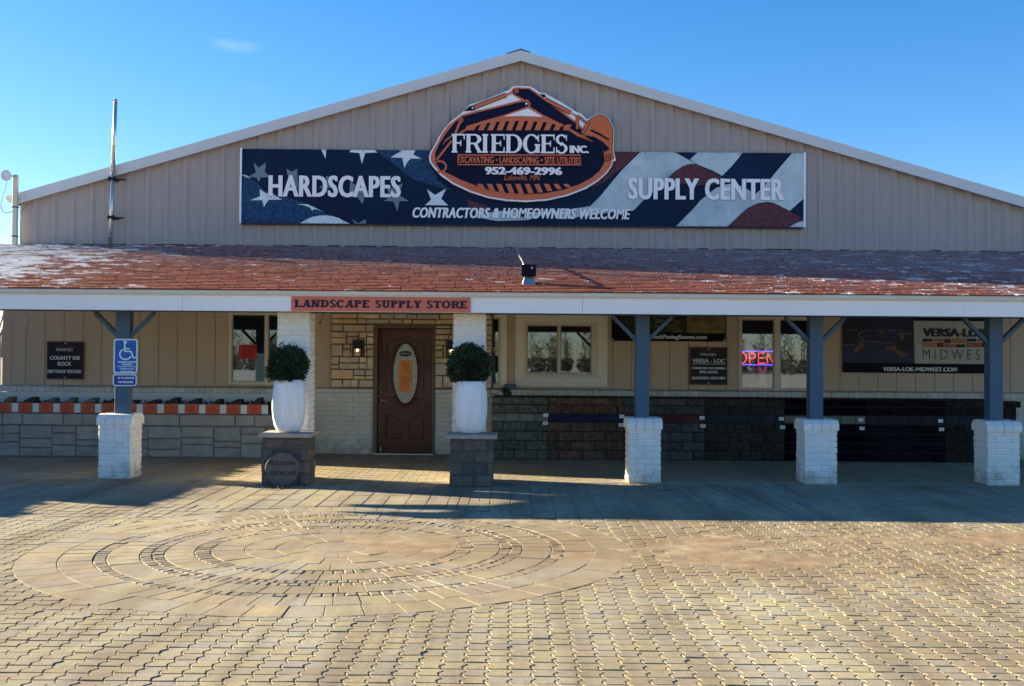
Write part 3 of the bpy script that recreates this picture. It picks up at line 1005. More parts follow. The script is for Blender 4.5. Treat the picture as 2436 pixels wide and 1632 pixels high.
sw.add([(LX + .02, GY, 0), (LX + .02, 40, 0), (LX + .02, 40, rake(LX) - .05), (LX + .02, GY, rake(LX) - .05)], [(0, 1, 2, 3)])
sw.add([(RX - .02, GY, 0), (RX - .02, 40, 0), (RX - .02, 40, rake(RX) - .05), (RX - .02, GY, rake(RX) - .05)], [(3, 2, 1, 0)])
sw.add([(LX, 40, 0), (RX, 40, 0), (RX, 40, rake(RX)), (PKX, 40, PKZ - .06), (LX, 40, rake(LX))], [(4, 3, 2, 1, 0)])
sw.build('side_wall', M['siding'], bld)

# lower front wall: grooved boards round the openings
WY = 17.2
HOLES = [(-4.545, -3.36, 1.105, 2.262), (-.66, -.195, 1.10, 2.225), (.195, 1.387, 1.258, 2.147), (3.665, 4.94, 1.065, 2.258), (-2.9, -.30, -1, 3.4)]
lw = MB()
x = -8.13
while x < 9.0:
    x1 = min(x + .297, 9.0)
    for a, b, c, d in with_holes(x, x1, 1.03, 3.3, HOLES):
        lw.box(a, b, WY, WY + .02, c, d)
    x += .305
build_split(lw, 'siding_wall', M['siding_low'], bld)
bk = MB()
for a, b, c, d in with_holes(-8.13, 9.0, .0, 3.3, HOLES[:4] + [(-2.2, -1.24, -1, 2.06)]):
    bk.box(a, b, WY + .0205, WY + .06, c, d)
bk.build('wall_sheathing', M['groove'], bld)
cb = MB()
cb.box(-8.20, -8.06, WY - .012, WY + .10, 1.03, 2.9)
cb.box(-8.06, -7.80, WY - .010, WY - .001, 2.02, 2.20)
cb.build('corner_board', M['siding_low'], bld)

# white brick wainscot either side of the door with its rowlock sill
wb = MB()
for a, b in ((-3.28, -2.215), (-1.232, -.28), (7.60, 9.0)):
    bricks(wb, F(17.15), a, b, 0, .985, .0745, .21, gap=.010, w0=-.04, w1=.003, jit=.0015, wj=.002, c=.006)
    wb.box(a, b, 17.16, 17.2, 0, .985)
build_split(wb, 'brick_wainscot', M['cream_brick'], bld)
sb = MB()
def rowlock(u0, u1, v0, v1, Y, dep, wdt, drop=0.0):
    x = u0
    while x < u1 - .02:
        w_ = wdt * random.uniform(.9, 1.12)
        x2 = min(x + w_, u1)
        zf = v1 - .028 + random.uniform(-.003, .003)
        a, b = x + .003, x2 - .003
        ya, yb = Y - dep + random.uniform(-.004, .004), Y
        c = .006
        sb.add([(a, ya, v0), (b, ya, v0), (b, yb, v0), (a, yb, v0), (a, ya, zf - c), (b, ya, zf - c), (a + .002, ya + c, zf), (b - .002, ya + c, zf), (b, yb, v1), (a, yb, v1)],
               [(0, 1, 5, 4), (4, 5, 7, 6), (6, 7, 8, 9), (0, 3, 2, 1), (1, 2, 8, 7, 5), (0, 4, 6, 9, 3)])
        x = x2
rowlock(-8.2, -3.25, .965, 1.072, 17.2, .22, .105)
rowlock(-3.20, -2.215, .990, 1.068, 17.2, .07, .34)
rowlock(-1.232, -.32, .990, 1.068, 17.2, .07, .34)
rowlock(-.32, 9.0, .968, 1.078, 17.2, .21, .093)
build_split(sb, 'brick_sill', M['sill_brick'], bld)

# tan ledgestone round the door
vn, vback = MB(), MB()
for a, b, c, d in with_holes(-2.90, -.30, 1.069, 2.62, [(-2.215, -1.232, 0, 2.075)]):
    vback.box(a, b, 17.125, 17.199, c, d)
sv = []
def ashlar(u0, u1, v0, v1):
    v = v0
    while v < v1 - .04:
        h = min(random.choice((.085, .125, .165, .20)), v1 - v)
        if v1 - v - h < .05: h = v1 - v
        u = u0
        while u < u1 - .03:
            w_ = min(random.choice((.13, .19, .25, .32, .36)) * (1.0 if h > .1 else 1.15), u1 - u)
            if u1 - u - w_ < .09: w_ = u1 - u
            if h > .15 and random.random() < .5:
                k = h * random.choice((.38, .5, .62))
                sv.extend([(u, u + w_, v, v + k), (u, u + w_, v + k, v + h)])
            elif h > .12 and w_ > .24 and random.random() < .5:
                k = w_ * random.uniform(.35, .6); q = h * random.uniform(.42, .58)
                sv.extend([(u, u + k, v, v + h), (u + k, u + w_, v, v + q), (u + k, u + w_, v + q, v + h)])
            else:
                sv.append((u, u + w_, v, v + h))
            u += w_
        v += h
ashlar(-2.90, -2.215, 1.07, 2.08); ashlar(-1.232, -.32, 1.07, 2.08); ashlar(-2.90, -.32, 2.085, 2.62)
for a, b, c, d in sv:
    vn.rect(F(17.12), a + .008, b - .008, c + .008, d - .008, -.004, .022 + random.uniform(-.006, .008), .008, j=.004, tilt=.02)
vn.build('stone_veneer', M['veneer'], bld)
vback.build('veneer_backing', M['mortar_dark'], bld)
jp = MB()
jp.box(-3.28, -2.905, 17.18, 17.199, 1.07, 3.0)
jp.build('flat_panel', M['siding_low'], bld)

# entry door
d = MB()
d.cbox(-2.152, -1.276, 17.235, 17.28, .022, 2.020, .003)
door = d.build('entry_door', M['door'], bld)
df = MB()
df.box(-2.212, -2.156, 17.10, 17.25, 0, 2.072); df.box(-1.272, -1.236, 17.10, 17.25, 0, 2.072)
df.box(-2.156, -1.272, 17.10, 17.25, 2.024, 2.072)
df.box(-2.212, -1.236, 17.085, 17.099, 2.050, 2.09)
df.build('door_frame', M['door_frame'], door)
th = MB()
th.box(-2.20, -1.25, 17.06, 17.22, .002, .020)
th.build('threshold', M['sill_metal'], door)
OX, OZ, ORX, ORZ = -1.715, 1.296, .194, .478
og = MB()
og.poly(arc(OX, OZ, ORX, ORZ, 0, 360, 48)[:-1], F(17.235), .004)
ov = og.build('oval_glass', M['glass_door'], door)
mo = MB()
ring3 = lambda rx, rz, w: [(p[0], 17.235 - w, p[1]) for p in arc(OX, OZ, rx, rz, 0, 360, 48)]
mo.tube(ring3(ORX + .012, ORZ + .014, .006), .013, 8)
mo.tube(ring3(ORX + .045, ORZ + .045, .0), .007, 6)
DY = 17.236
curve = lambda pts: [(a, DY, b) for a, b in pts]
mo.tube(curve([(-2.01, .98), (-2.01, 1.80)]), .007, 6); mo.tube(curve([(-1.42, .98), (-1.42, 1.80)]), .007, 6)
def wave(x0, x1, z0, amp, n=26):
    return [(x0 + (x1 - x0) * i / n, z0 + amp * math.exp(-((i / n - .5) / .20) ** 2)) for i in range(n + 1)]
mo.tube(curve(wave(-2.01, -1.42, 1.80, .095)), .008, 6)
mo.tube(curve(wave(-1.98, -1.45, .90, -.115)), .010, 6)
mo.tube(curve(wave(-1.98, -1.45, .855, -.115)), .006, 6)
for s_ in (-1, 1):
    xi = lambda q: OX + s_ * q
    pts = [(xi(.30), .25), (xi(.30), .635), (xi(.24), .63), (xi(.17), .585), (xi(.09), .545), (xi(.065), .54), (xi(.065), .25), (xi(.30), .25)]
    mo.tube(curve(pts), .009, 6)
    pin = [(xi(.265), .285), (xi(.265), .59), (xi(.20), .57), (xi(.10), .51), (xi(.10), .285)]
    mo.slab(pin if s_ < 0 else pin[::-1], F(17.235), 0, .006, .004) if False else None
mo.build('door_moulding', M['door'], door, smooth=True)
ld = MB()
lz = lambda pts: [(a, 17.229, b) for a, b in pts]
ld.tube(lz(arc(OX, OZ, ORX * .72, ORZ * .76, 0, 360, 40)), .004, 5)
for sx in (-1, 1):
    for zz_ in (-.30, -.10, .10, .30):
        rr_ = math.sqrt(max(0, 1 - (zz_ / ORZ) ** 2))
        ld.tube(lz([(OX + sx * ORX * .68 * rr_, OZ + zz_), (OX + sx * ORX * .97 * rr_, OZ + zz_)]), .0035, 5)
ld.tube(lz([(OX, OZ - .47), (OX - .05, OZ - .40), (OX, OZ - .33), (OX + .05, OZ - .40), (OX, OZ - .47)]), .0025, 5)
ld.tube(lz([(OX - .14, OZ - .30), (OX, OZ - .36), (OX + .14, OZ - .30)]), .0025, 5)
ld.tube(lz([(OX - .14, OZ - .33), (OX - .05, OZ - .40)]), .0035, 5); ld.tube(lz([(OX + .14, OZ - .33), (OX + .05, OZ - .40)]), .0035, 5)
ld.build('glass_leading', M['lead'], door)
hd = MB()
hx, hz = -2.115, .865
hd.lathe([(.030, 0), (.030, .006), (.020, .012), (.010, .014)], 0, 0, 16)
hd.v = [(hx + a, 17.235 - c, hz + b) for a, b, c in hd.v]
hd.tube([(hx, 17.222, hz), (hx, 17.185, hz), (hx + .03, 17.180, hz - .003), (hx + .095, 17.182, hz - .012)], .0085, 8)
hd.build('door_handle', M['steel'], door, smooth=True)
dbt = MB()
dbt.lathe([(.026, 0), (.026, .010), (.014, .020), (.004, .022)], 0, 0, 16)
dbt.v = [(hx + a, 17.235 - c, .995 + b) for a, b, c in dbt.v]
dbt.build('deadbolt', M['steel'], door, smooth=True)
ks = MB()
ks.tube([(-2.10, 17.228, .075), (-2.098, 17.205, .11), (-2.10, 17.20, .045)], .006, 6)
ks.build('kick_stop', M['steel'], door)

# windows
def window(name, outer, glasses, Y, trim=None, bars=(), jamb=.0):
    """outer = opening; glasses = list of pane rectangles"""
    x0, x1, z0, z1 = outer
    m = MB()
    for a, b, c, dd in with_holes(x0, x1, z0, z1, glasses):
        m.box(a, b, Y - .018, Y + .05, c, dd)
    w = m.build(name, M['win_trim'], bld)
    for gx0, gx1, gz0, gz1 in glasses:
        s = MB()
        e = .018
        for a, b, c, dd in with_holes(gx0, gx1, gz0, gz1, [(gx0 + e, gx1 - e, gz0 + e, gz1 - e)]):
            s.box(a, b, Y - .004, Y + .04, c, dd)
        s.build('sash', M['sash'], w)
        p = MB()
        p.add([(gx0 + e, Y + .018, gz0 + e), (gx1 - e, Y + .018, gz0 + e), (gx1 - e, Y + .018, gz1 - e), (gx0 + e, Y + .018, gz1 - e)], [(0, 1, 2, 3)])
        p.build('pane', M['glass'], w)
    if trim:
        tm = MB()
        tx0, tx1, tz0, tz1 = trim
        tm.cbox(tx0, x0, Y - .030, Y - .001, z0, z1, .002); tm.cbox(x1, tx1, Y - .030, Y - .001, z0, z1, .002)
        tm.cbox(tx0, tx1, Y - .032, Y - .001, z1 + .0005, tz1, .002); tm.cbox(tx0, tx1, Y - .032, Y - .001, tz0, z0 - .0005, .002)
        tm.build('window_trim', M['win_board'], w)
    for b_ in bars:
        bb = MB()
        bb.box(*b_)
        bb.build('meeting_rail', M['win_trim'], w)
    return w
window('window', (-4.56, -3.35, 1.100, 2.275), [(-4.515, -3.975, 1.140, 2.232), (-3.935, -3.395, 1.140, 2.232)], WY)
window('window', (-.66, -.175, 1.105, 2.215), [(-.62, -.205, 1.135, 1.690), (-.62, -.205, 1.712, 2.20)], WY, trim=(-.75, -.083, 1.085, 2.62))
wbig = window('window', (.195, 1.387, 1.258, 2.147), [(.238, .742, 1.300, 2.095), (.776, 1.285, 1.300, 2.095)], WY, trim=(.055, 1.537, 1.108, 2.62))
window('window', (3.655, 4.95, 1.060, 2.265), [(3.692, 4.228, 1.090, 2.215), (4.312, 4.87, 1.090, 2.215)], WY)
bls = MB()
for q in range(20):
    z = 1.165 + q * .022
    bls.add([(-4.49, 17.29, z), (-4.0, 17.29, z), (-4.0, 17.305, z + .012), (-4.49, 17.305, z + .012)], [(0, 1, 2, 3)])
wl1 = [o for o in C.objects if o.name == 'window'][0]
bls.build('blind_slats', M['lightgrey'], wl1)
dc = MB()
put_text(dc, 'nc.', .262, .375, 2.028, 2.072, F(WY + .014), 0, shear=.25, bold=.01)
dc.build('window_decal', M['black'], wbig)

# interior seen dimly through the glass
it = MB()
it.add([(-8, 17.27, 0), (8.6, 17.27, 0), (8.6, 23, 0), (-8, 23, 0), (-8, 17.27, 2.75), (8.6, 17.27, 2.75), (8.6, 23, 2.75), (-8, 23, 2.75)],
       [(0, 1, 2, 3), (7, 6, 5, 4), (3, 2, 6, 7), (0, 3, 7, 4), (1, 5, 6, 2)])
it.build('interior_room', M['interior'], bld)
for x0, x1, yy in ((.15, 1.2, 20.6), (-4.4, -3.4, 20.8), (4.0, 5.0, 21.2)):
    cl = MB()
    cl.box(x0, x1, yy, yy + .12, 2.62, 2.66)
    cl.build('ceiling_light', M['lamp_tube'], bld)

# porch roof
EY, EZ, TY, TZ = 12.93, 2.345, 17.385, 3.352
PLX, PRX = -8.36, 9.6
k = (TZ - EZ) / (TY - EY)
pr = MB()
dz = .11
pr.add([(PLX, EY + .03, EZ), (PRX, EY + .03, EZ), (PRX, TY, TZ - .008), (PLX, TY, TZ - .008), (PLX, EY + .03, EZ - .03), (PRX, EY + .03, EZ - .03), (PRX, TY, TZ - dz), (PLX, TY, TZ - dz)],
       [(0, 1, 2, 3), (4, 7, 6, 5), (0, 4, 5, 1), (1, 5, 6, 2), (2, 6, 7, 3), (3, 7, 4, 0)])
porch = pr.build('porch_roof', M['soffit'], bld)
sh = MB()
nrow = 38
cs = math.hypot(TY - EY, TZ - EZ)
ey, ez = (TY - EY) / cs, (TZ - EZ) / cs
for r in range(nrow):
    s0 = r * cs / nrow
    s1 = s0 + cs / nrow * 1.28
    x = PLX - random.uniform(0, .3)
    while x < PRX:
        w_ = random.choice((.13, .17, .20, .24, .30))
        a, b = max(x, PLX) + .006, min(x + w_, PRX) - .006
        if b - a > .03:
            lo = s0 + random.choice((0, 0, 0, .012)) + random.uniform(-.002, .002)
            h0, h1 = .017 + random.uniform(-.002, .002), .003
            pA = lambda s_, h: (EY + ey * s_ - ez * h, EZ + ez * s_ + ey * h)
            y0, z0 = pA(lo, h0); y1, z1 = pA(min(s1, cs), h1); y2, z2 = pA(lo, .001)
            sh.add([(a, y0, z0), (b, y0, z0), (b, y1, z1), (a, y1, z1), (a, y2, z2), (b, y2, z2)], [(0, 1, 2, 3), (4, 5, 1, 0), (0, 3, 4), (1, 5, 2)])
        x += w_
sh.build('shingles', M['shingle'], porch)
fl = MB()
fl.box(LX + .05, RX - .05, GY - .03, GY - .003, TZ - .02, TZ + .003)
x = LX + .1
while x < RX:
    w_ = random.uniform(.12, .3)
    fl.box(x, x + w_, GY - .05, GY - .004, TZ - .02, TZ + random.uniform(.004, .02))
    x += w_ + random.uniform(.0, .16)
fl.build('flashing', M['black'], porch)
fa = MB()
for a, b in zip((PLX, -4.02, .855, 5.50), (-4.02, .855, 5.50, PRX)):
    fa.box(a + .0018, b - .0018, 13.0, 13.04, 2.093, 2.292)
fa.box(PLX, PRX, 13.0405, 13.06, 2.095, 2.29)
fasc = fa.build('fascia', M['fascia'], bld)
de = MB()
de.box(PLX, PRX, 12.955, 12.999, 2.296, 2.341)
de.box(PLX, PRX, 12.978, 12.999, 2.278, 2.2955)
de.build('drip_edge', M['gutter'], fasc)
be = MB()
be.box(PLX, PRX, 13.44, 13.62, 2.10, 2.30)
be.build('header_beam', M['post'], bld)
for x in [PLX + .3 + i * .6 for i in range(31)]:
    pass

# tall white brick pillars either side of the door
def brick_box(x0, x1, y0, y1, z0, z1):
    m = MB()
    m.box(x0 + .012, x1 - .012, y0 + .012, y1 - .012, z0, z1)
    bricks(m, F(y0 + .004), x0, x1, z0, z1, .0745, .205, gap=.011, w0=-.012, w1=.004, wj=.0035, jit=.0025, c=.006)
    bricks(m, FL(x0 + .004), -y1, -y0, z0, z1, .0745, .205, gap=.011, w0=-.012, w1=.004, wj=.0035, jit=.0025, c=.006, start=1)
    bricks(m, FR(x1 - .004), y0, y1, z0, z1, .0745, .205, gap=.011, w0=-.012, w1=.004, wj=.0035, jit=.0025, c=.006, start=1)
    return m
for x0, x1 in ((-2.937, -2.532), (-.737, -.328)):
    brick_box(x0, x1, 13.33, 13.74, 0, 2.10).build('porch_pillar', M['white_brick'], bld)

# painted posts on low brick piers
def porch_post(cx, px):
    p = MB()
    p.cbox(px - .084, px + .084, 13.452, 13.618, .80, 2.10, .004)
    post = p.build('porch_post', M['post'], bld)
    brick_box(cx - .203, cx + .203, 13.33, 13.74, 0, .685).build('brick_pier', M['white_brick'], post)
    c = MB()
    n = 4
    for i in range(n):       # rowlock cap: sloping brick-ends front and back, level bricks in the middle
        a = cx - .222 + .444 * i / n + .003; b = cx - .222 + .444 * (i + 1) / n - .003
        j = random.uniform(-.004, .004)
        for ya, yb, yc in ((13.305 + j, 13.36, 13.45), (13.765 + j, 13.71, 13.62)):
            vs_ = [(a, ya, .672 + j), (b, ya, .672 + j), (b, ya, .752), (a, ya, .752), (a, yb, .800), (b, yb, .800), (b, yc, .812), (a, yc, .812), (a, yc, .672), (b, yc, .672)]
            fs = [(0, 1, 2, 3), (3, 2, 5, 4), (4, 5, 6, 7), (7, 6, 9, 8), (0, 8, 9, 1), (0, 3, 4, 7, 8), (1, 9, 6, 5, 2)]
            c.add(vs_, fs if ya < 13.5 else [q[::-1] for q in fs])
        c.box(a, b, 13.452, 13.618, .672, .806)
    c.build('pier_cap', M['white_brick'], post)
    for s_ in (-1, 1):
        b = MB()
        x0, z0, x1, z1 = px + s_ * .08, 1.82, px + s_ * .38, 2.12
        nx, nz = .045 * .707, .045 * .707
        q = [(x0, z0 - .062), (x1, z1 - .062), (x1, z1), (x0, z0)]
        vs_ = [(a_, 13.495, b_) for a_, b_ in q] + [(a_, 13.575, b_) for a_, b_ in q]
        b.add(vs_, [(0, 1, 2, 3), (7, 6, 5, 4), (0, 4, 5, 1), (1, 5, 6, 2), (2, 6, 7, 3), (3, 7, 4, 0)])
        b.build('brace', M['post'], post)
    return post
for cx, px in ((-4.947, -4.914), (1.665, 1.648), (3.862, 3.840), (6.142, 6.105)):
    porch_post(cx, px)

# ================================================================== SIGNS ON THE GABLE
def amap(a):
    return lambda u, v: (a[0] + a[1] * u + a[2] * v, a[3] + a[4] * u + a[5] * v)
mL = amap([-4.58322, 0.00166, 2e-05, 5.08279, 1e-05, -0.00166])
mR = amap([1.07941, 0.00166, 1e-05, 5.12712, 1e-05, -0.00166])
BX0, BX1, BZ0, BZ1, BY = -4.422, 4.728, 3.716, 4.926, 17.30
ban = thing('banner_sign', 'long navy banner with stars and stripes reading HARDSCAPES and SUPPLY CENTER on the gable', 'sign', (0, BY, BZ0))
b = MB(); b.box(BX0, BX1, BY, BY + .05, BZ0, BZ1); b.build('panel', M['flag_navy'], ban)
def clip(p):
    return (min(max(p[0], BX0 + .004), BX1 - .004), min(max(p[1], BZ0 + .004), BZ1 - .004))
pr_ = MB()
lay = 0
def fp(mp_, pts, mi):
    global lay
    lay += 1
    pr_.poly([clip(mp_(*p)) for p in pts], F(BY), .0015 + .0006 * lay, mi)
# 0 blue cloth, 1 white, 2 bright star, 3 dim star, 4 red
fp(mL, [(108, 350), (250, 430), (330, 510), (440, 545), (560, 575), (700, 620), (900, 710), (950, 745), (830, 755), (700, 810), (660, 840), (80, 840)], 0)
fp(mL, [(1430, 95), (1960, 95), (1950, 260), (2020, 400), (2150, 500), (1960, 450), (1800, 400), (1690, 330), (1580, 235), (1480, 170)], 0)
fp(mL, [(217, 228), (265, 282), (335, 230), (325, 325), (385, 374), (287, 376), (262, 422), (245, 378), (165, 368), (237, 328)], 3)
fp(mL, [(537, 292), (592, 322), (640, 290), (646, 420), (655, 470), (600, 520), (560, 400)], 3)
fp(mL, [(105, 345), (150, 358), (192, 386), (150, 378), (105, 356)], 1)
fp(mL, [(275, 490), (335, 532), (400, 528), (420, 552), (495, 592), (368, 596), (340, 625), (318, 668), (300, 600), (180, 600), (278, 562)], 2)
fp(mL, [(878, 98), (928, 98), (918, 190)], 2)
fp(mL, [(1150, 126), (1172, 98), (1400, 98), (1428, 130), (1308, 134), (1296, 175), (1275, 242), (1250, 136)], 2)
fp(mL, [(1555, 178), (1655, 118), (1640, 98), (1800, 98), (1778, 148), (1860, 192), (1752, 188), (1716, 230), (1690, 282), (1672, 182)], 2)
fp(mL, [(1160, 408), (1225, 462), (1292, 398), (1275, 520), (1300, 572), (1280, 635), (1235, 575), (1150, 560)], 3)
fp(mL, [(1490, 440), (1562, 482), (1675, 432), (1640, 545), (1730, 608), (1642, 606), (1622, 706), (1582, 610), (1488, 605), (1560, 560)], 3)
fp(mL, [(930, 360), (990, 400), (980, 480), (850, 480), (900, 440)], 3)
fp(mL, [(1912, 490), (1990, 546), (2100, 483), (2050, 582), (2118, 648), (1893, 645), (1952, 592)], 2)
fp(mL, [(640, 640), (740, 638), (800, 664), (850, 690), (898, 710), (840, 692), (808, 686), (788, 702), (766, 672), (715, 650)], 2)
fp(mL, [(672, 840), (735, 788), (790, 764), (860, 750), (930, 748), (990, 756), (1050, 775), (1110, 808), (1155, 840)], 2)
fp(mL, [(1178, 784), (1238, 824), (1312, 784), (1316, 850), (1205, 850)], 3)
# stripes on the right-hand half
fp(mR, [(330, 100), (600, 100), (560, 140), (410, 290), (330, 345), (250, 420), (120, 480), (100, 300)], 4)
fp(mR, [(590, 100), (900, 100), (935, 132), (1130, 240), (1000, 275), (900, 345), (840, 400), (720, 510), (620, 600), (525, 700), (290, 720), (-120, 780), (-300, 720), (100, 660), (200, 560), (330, 400), (420, 295)], 1)
fp(mR, [(1150, 100), (1600, 100), (1588, 135), (1530, 212), (1470, 280), (1390, 360), (1300, 310), (1150, 250), (1075, 200)], 1)
fp(mR, [(840, 400), (880, 360), (930, 315), (1000, 268), (1050, 248), (1090, 242), (1150, 254), (1240, 300), (1330, 345), (1412, 384), (1330, 440), (1180, 455), (1000, 440), (860, 450), (760, 480)], 4)
fp(mR, [(2075, 100), (2200, 100), (2200, 575), (2120, 640), (2050, 702), (1950, 650), (1890, 622), (1830, 612), (1740, 626), (1640, 672), (1560, 742), (1500, 800), (1440, 880), (940, 880), (1110, 682), (1170, 610), (1250, 540), (1330, 480), (1400, 450), (1480, 436), (1540, 446), (1600, 470), (1660, 505), (1720, 535), (1800, 465), (1900, 342), (1960, 270)], 1)
fp(mR, [(1440, 880), (1500, 800), (1560, 742), (1640, 672), (1740, 626), (1830, 612), (1890, 622), (1950, 650), (2050, 702), (2180, 782), (2190, 800), (2110, 830), (2060, 880)], 4)
fp(mR, [(2050, 880), (2090, 835), (2130, 815), (2200, 800), (2210, 880)], 1)
fp(mL, [(2300, 590), (2460, 640), (2560, 690), (2400, 750), (2330, 690)], 4)
fp(mL, [(2360, 760), (2480, 720), (2650, 700), (3100, 720), (2900, 790), (2600, 800)], 1)
pr_.build('flag_print', [M['flag_blue'], M['flag_white'], M['flag_star'], M['flag_star_dim'], M['flag_red']], ban)
lt = MB()
put_text(lt, 'HARDSCAPES', -3.972, -1.822, 4.146, 4.498, F(BY), .0235, fat=.013, bold=.014, space=1.08)
put_text(lt, 'SUPPLY CENTER', 1.862, 4.398, 4.148, 4.500, F(BY), .0235, fat=.013, bold=.014, space=1.08)
put_text(lt, 'CONTRACTORS & HOMEOWNERS WELCOME', -1.632, 1.905, 3.822, 3.992, F(BY), .0235, shear=.22, fat=.008, bold=.012, space=1.08)
build_split(lt, 'lettering', M['white'], ban)
ls = MB()
put_text(ls, 'HARDSCAPES', -3.977, -1.827, 4.141, 4.493, F(BY), .0212, fat=.013, bold=.014, space=1.08)
put_text(ls, 'SUPPLY CENTER', 1.857, 4.393, 4.143, 4.495, F(BY), .0212, fat=.013, bold=.014, space=1.08)
put_text(ls, 'CONTRACTORS & HOMEOWNERS WELCOME', -1.636, 1.901, 3.816, 3.987, F(BY), .0212, shear=.22, fat=.008, bold=.012, space=1.08)
build_split(ls, 'letter_outline', M['navy'], ban)
for x in (BX0 - .016, BX1 - .012):
    e = MB(); e.box(x, x + .028, BY - .028, BY + .05, BZ0 - .004, BZ1 + .01); e.build('end_rail', M['white'], ban)
er = MB()
er.box(BX0 + .013, BX1 - .013, BY - .012, BY + .05, BZ0 - .02, BZ0 - .001)
for i in range(30):
    xx = BX0 + .15 + i * (BX1 - BX0 - .3) / 29
    er.tube([(xx, BY - .001, BZ0 + .025), (xx, BY - .03, BZ0 + .025)], .008, 6)
    er.tube([(xx, BY - .001, BZ1 - .025), (xx, BY - .03, BZ1 - .025)], .008, 6)
build_split(er, 'banner_screw', M['ridge'], ban)

# the oval excavator sign, cut to its outline
mG = amap([-1.78863, 0.00165, 2e-05, 6.1139, 1e-05, -0.00165])
LY = 17.215
lg = thing('logo_sign', 'oval orange and navy sign with an excavator arm and bucket reading FRIEDGES INC', 'sign', (.14, LY, 4.1))
OUT = [(245, 800), (262, 745), (300, 690), (345, 600), (400, 520), (470, 440), (540, 390), (600, 335), (650, 280), (700, 268), (800, 235), (950, 172), (1040, 135), (1060, 110), (1100, 98),
       (1240, 102), (1300, 135), (1340, 165), (1390, 170), (1420, 190), (1560, 265), (1640, 320), (1700, 355), (1740, 370), (1800, 425), (1850, 392), (1910, 372), (1965, 380), (2010, 415),
       (2045, 470), (2062, 540), (2062, 640), (2055, 720), (2078, 828), (2050, 840), (2040, 880), (1990, 955), (1900, 1035), (1780, 1110), (1600, 1180), (1400, 1225), (1200, 1240), (1000, 1230),
       (820, 1200), (650, 1145), (480, 1065), (360, 980), (285, 895), (255, 850)]
def inset(pts, d):
    n = len(pts); out = []
    a = sum(pts[i][0] * pts[(i + 1) % n][1] - pts[(i + 1) % n][0] * pts[i][1] for i in range(n))
    sg = 1 if a > 0 else -1
    for i in range(n):
        p0, p1, p2 = pts[i - 1], pts[i], pts[(i + 1) % n]
        e = (p2[0] - p0[0], p2[1] - p0[1]); l_ = math.hypot(*e) or 1
        out.append((p1[0] - sg * e[1] / l_ * d, p1[1] + sg * e[0] / l_ * d))
    return out
m = MB()
w_out = [mG(*p) for p in OUT]
m.slab(w_out[::-1], F(LY), -.03, .012, .002)
m.build('panel', M['white'], lg)
ll = MB()
lo_ = 0
def lp(pts, mi):
    global lo_
    lo_ += 1
    ll.poly([mG(*p) for p in pts], F(LY), .0135 + .0007 * lo_, mi)
def lstroke(p, q, wd, mi, wd2=None):
    dx, dy = q[0] - p[0], q[1] - p[1]; l_ = math.hypot(dx, dy); nx, ny = -dy / l_ * wd / 2, dx / l_ * wd / 2
    f_ = (wd2 / wd) if wd2 else 1
    lp([(p[0] + nx, p[1] + ny), (q[0] + nx * f_, q[1] + ny * f_), (q[0] - nx * f_, q[1] - ny * f_), (p[0] - nx, p[1] - ny)], mi)
def ldisc(c, r, mi):
    lp(arc(c[0], c[1], r, r, 0, 360, 20)[:-1], mi)
NV, OR, O2, WH = 0, 1, 2, 3
ov_out = [(262, 800), (280, 740), (330, 665), (370, 580), (430, 495), (520, 420), (600, 375), (760, 330), (1000, 300), (1300, 300), (1500, 390), (1750, 560), (1900, 640), (2000, 720), (2042, 830), (2030, 880),
          (1975, 955), (1890, 1025), (1770, 1098), (1590, 1168), (1400, 1210), (1200, 1224), (1000, 1215), (825, 1186), (655, 1130), (490, 1052), (375, 970), (300, 888), (270, 848)]
lp(ov_out, OR)
ov_in = [(308, 800), (310, 745), (335, 690), (400, 585), (470, 500), (540, 450), (640, 520), (760, 470), (900, 440), (1160, 425), (1400, 450), (1560, 500), (1700, 590), (1880, 660), (1945, 720), (1968, 800), (1960, 860), (1920, 930), (1840, 1000),
         (1720, 1065), (1560, 1120), (1380, 1155), (1200, 1163), (1000, 1153), (830, 1120), (680, 1070), (550, 1020), (420, 955), (360, 930), (320, 870)]
lp(ov_in, NV)
# white sky inside the bend of the arm
lp([(690, 335), (1000, 205), (1050, 185), (1150, 235), (1180, 250), (760, 335)], WH)
lp([(975, 400), (1220, 320), (1365, 402), (1160, 395)], WH)
lp([(1420, 250), (1640, 370), (1720, 420), (1800, 480), (1780, 500), (1690, 480)], WH)
# stick (upper arm, right): from the top pin down to the bucket
lp([(1052, 160), (1065, 130), (1095, 112), (1235, 118), (1300, 160), (1400, 235), (1560, 350), (1680, 440), (1760, 520), (1760, 600), (1600, 520), (1360, 400), (1230, 325), (1150, 235), (1080, 195)], OR)
lp([(1068, 158), (1078, 138), (1100, 127), (1230, 130), (1290, 172), (1395, 250), (1550, 365), (1670, 455), (1745, 530), (1740, 580), (1600, 500), (1370, 385), (1240, 305), (1170, 225), (1090, 185)], NV)
# boom (left)
lp([(300, 760), (330, 670), (400, 560), (500, 440), (570, 385), (760, 335), (1150, 238), (1215, 236), (1245, 268), (1235, 305), (1200, 325), (980, 400), (760, 465), (620, 530), (540, 580), (470, 600), (420, 640)], OR)
lp([(310, 760), (345, 675), (412, 570), (510, 450), (580, 400), (770, 350), (1160, 255), (1208, 252), (1228, 275), (1220, 298), (1195, 310), (975, 388), (750, 452), (620, 512), (530, 568), (460, 590), (410, 630), (340, 740)], NV)
ldisc((1107, 150), 22, OR); ldisc((1107, 150), 14, NV); ldisc((1107, 150), 9, OR)
ldisc((1203, 274), 11, WH); ldisc((560, 436), 25, OR); ldisc((560, 436), 15, NV); ldisc((560, 436), 9, OR)
lstroke((553, 455), (505, 570), 22, OR); lstroke((470, 640), (325, 825), 20, OR); lstroke((620, 530), (530, 580), 14, OR)
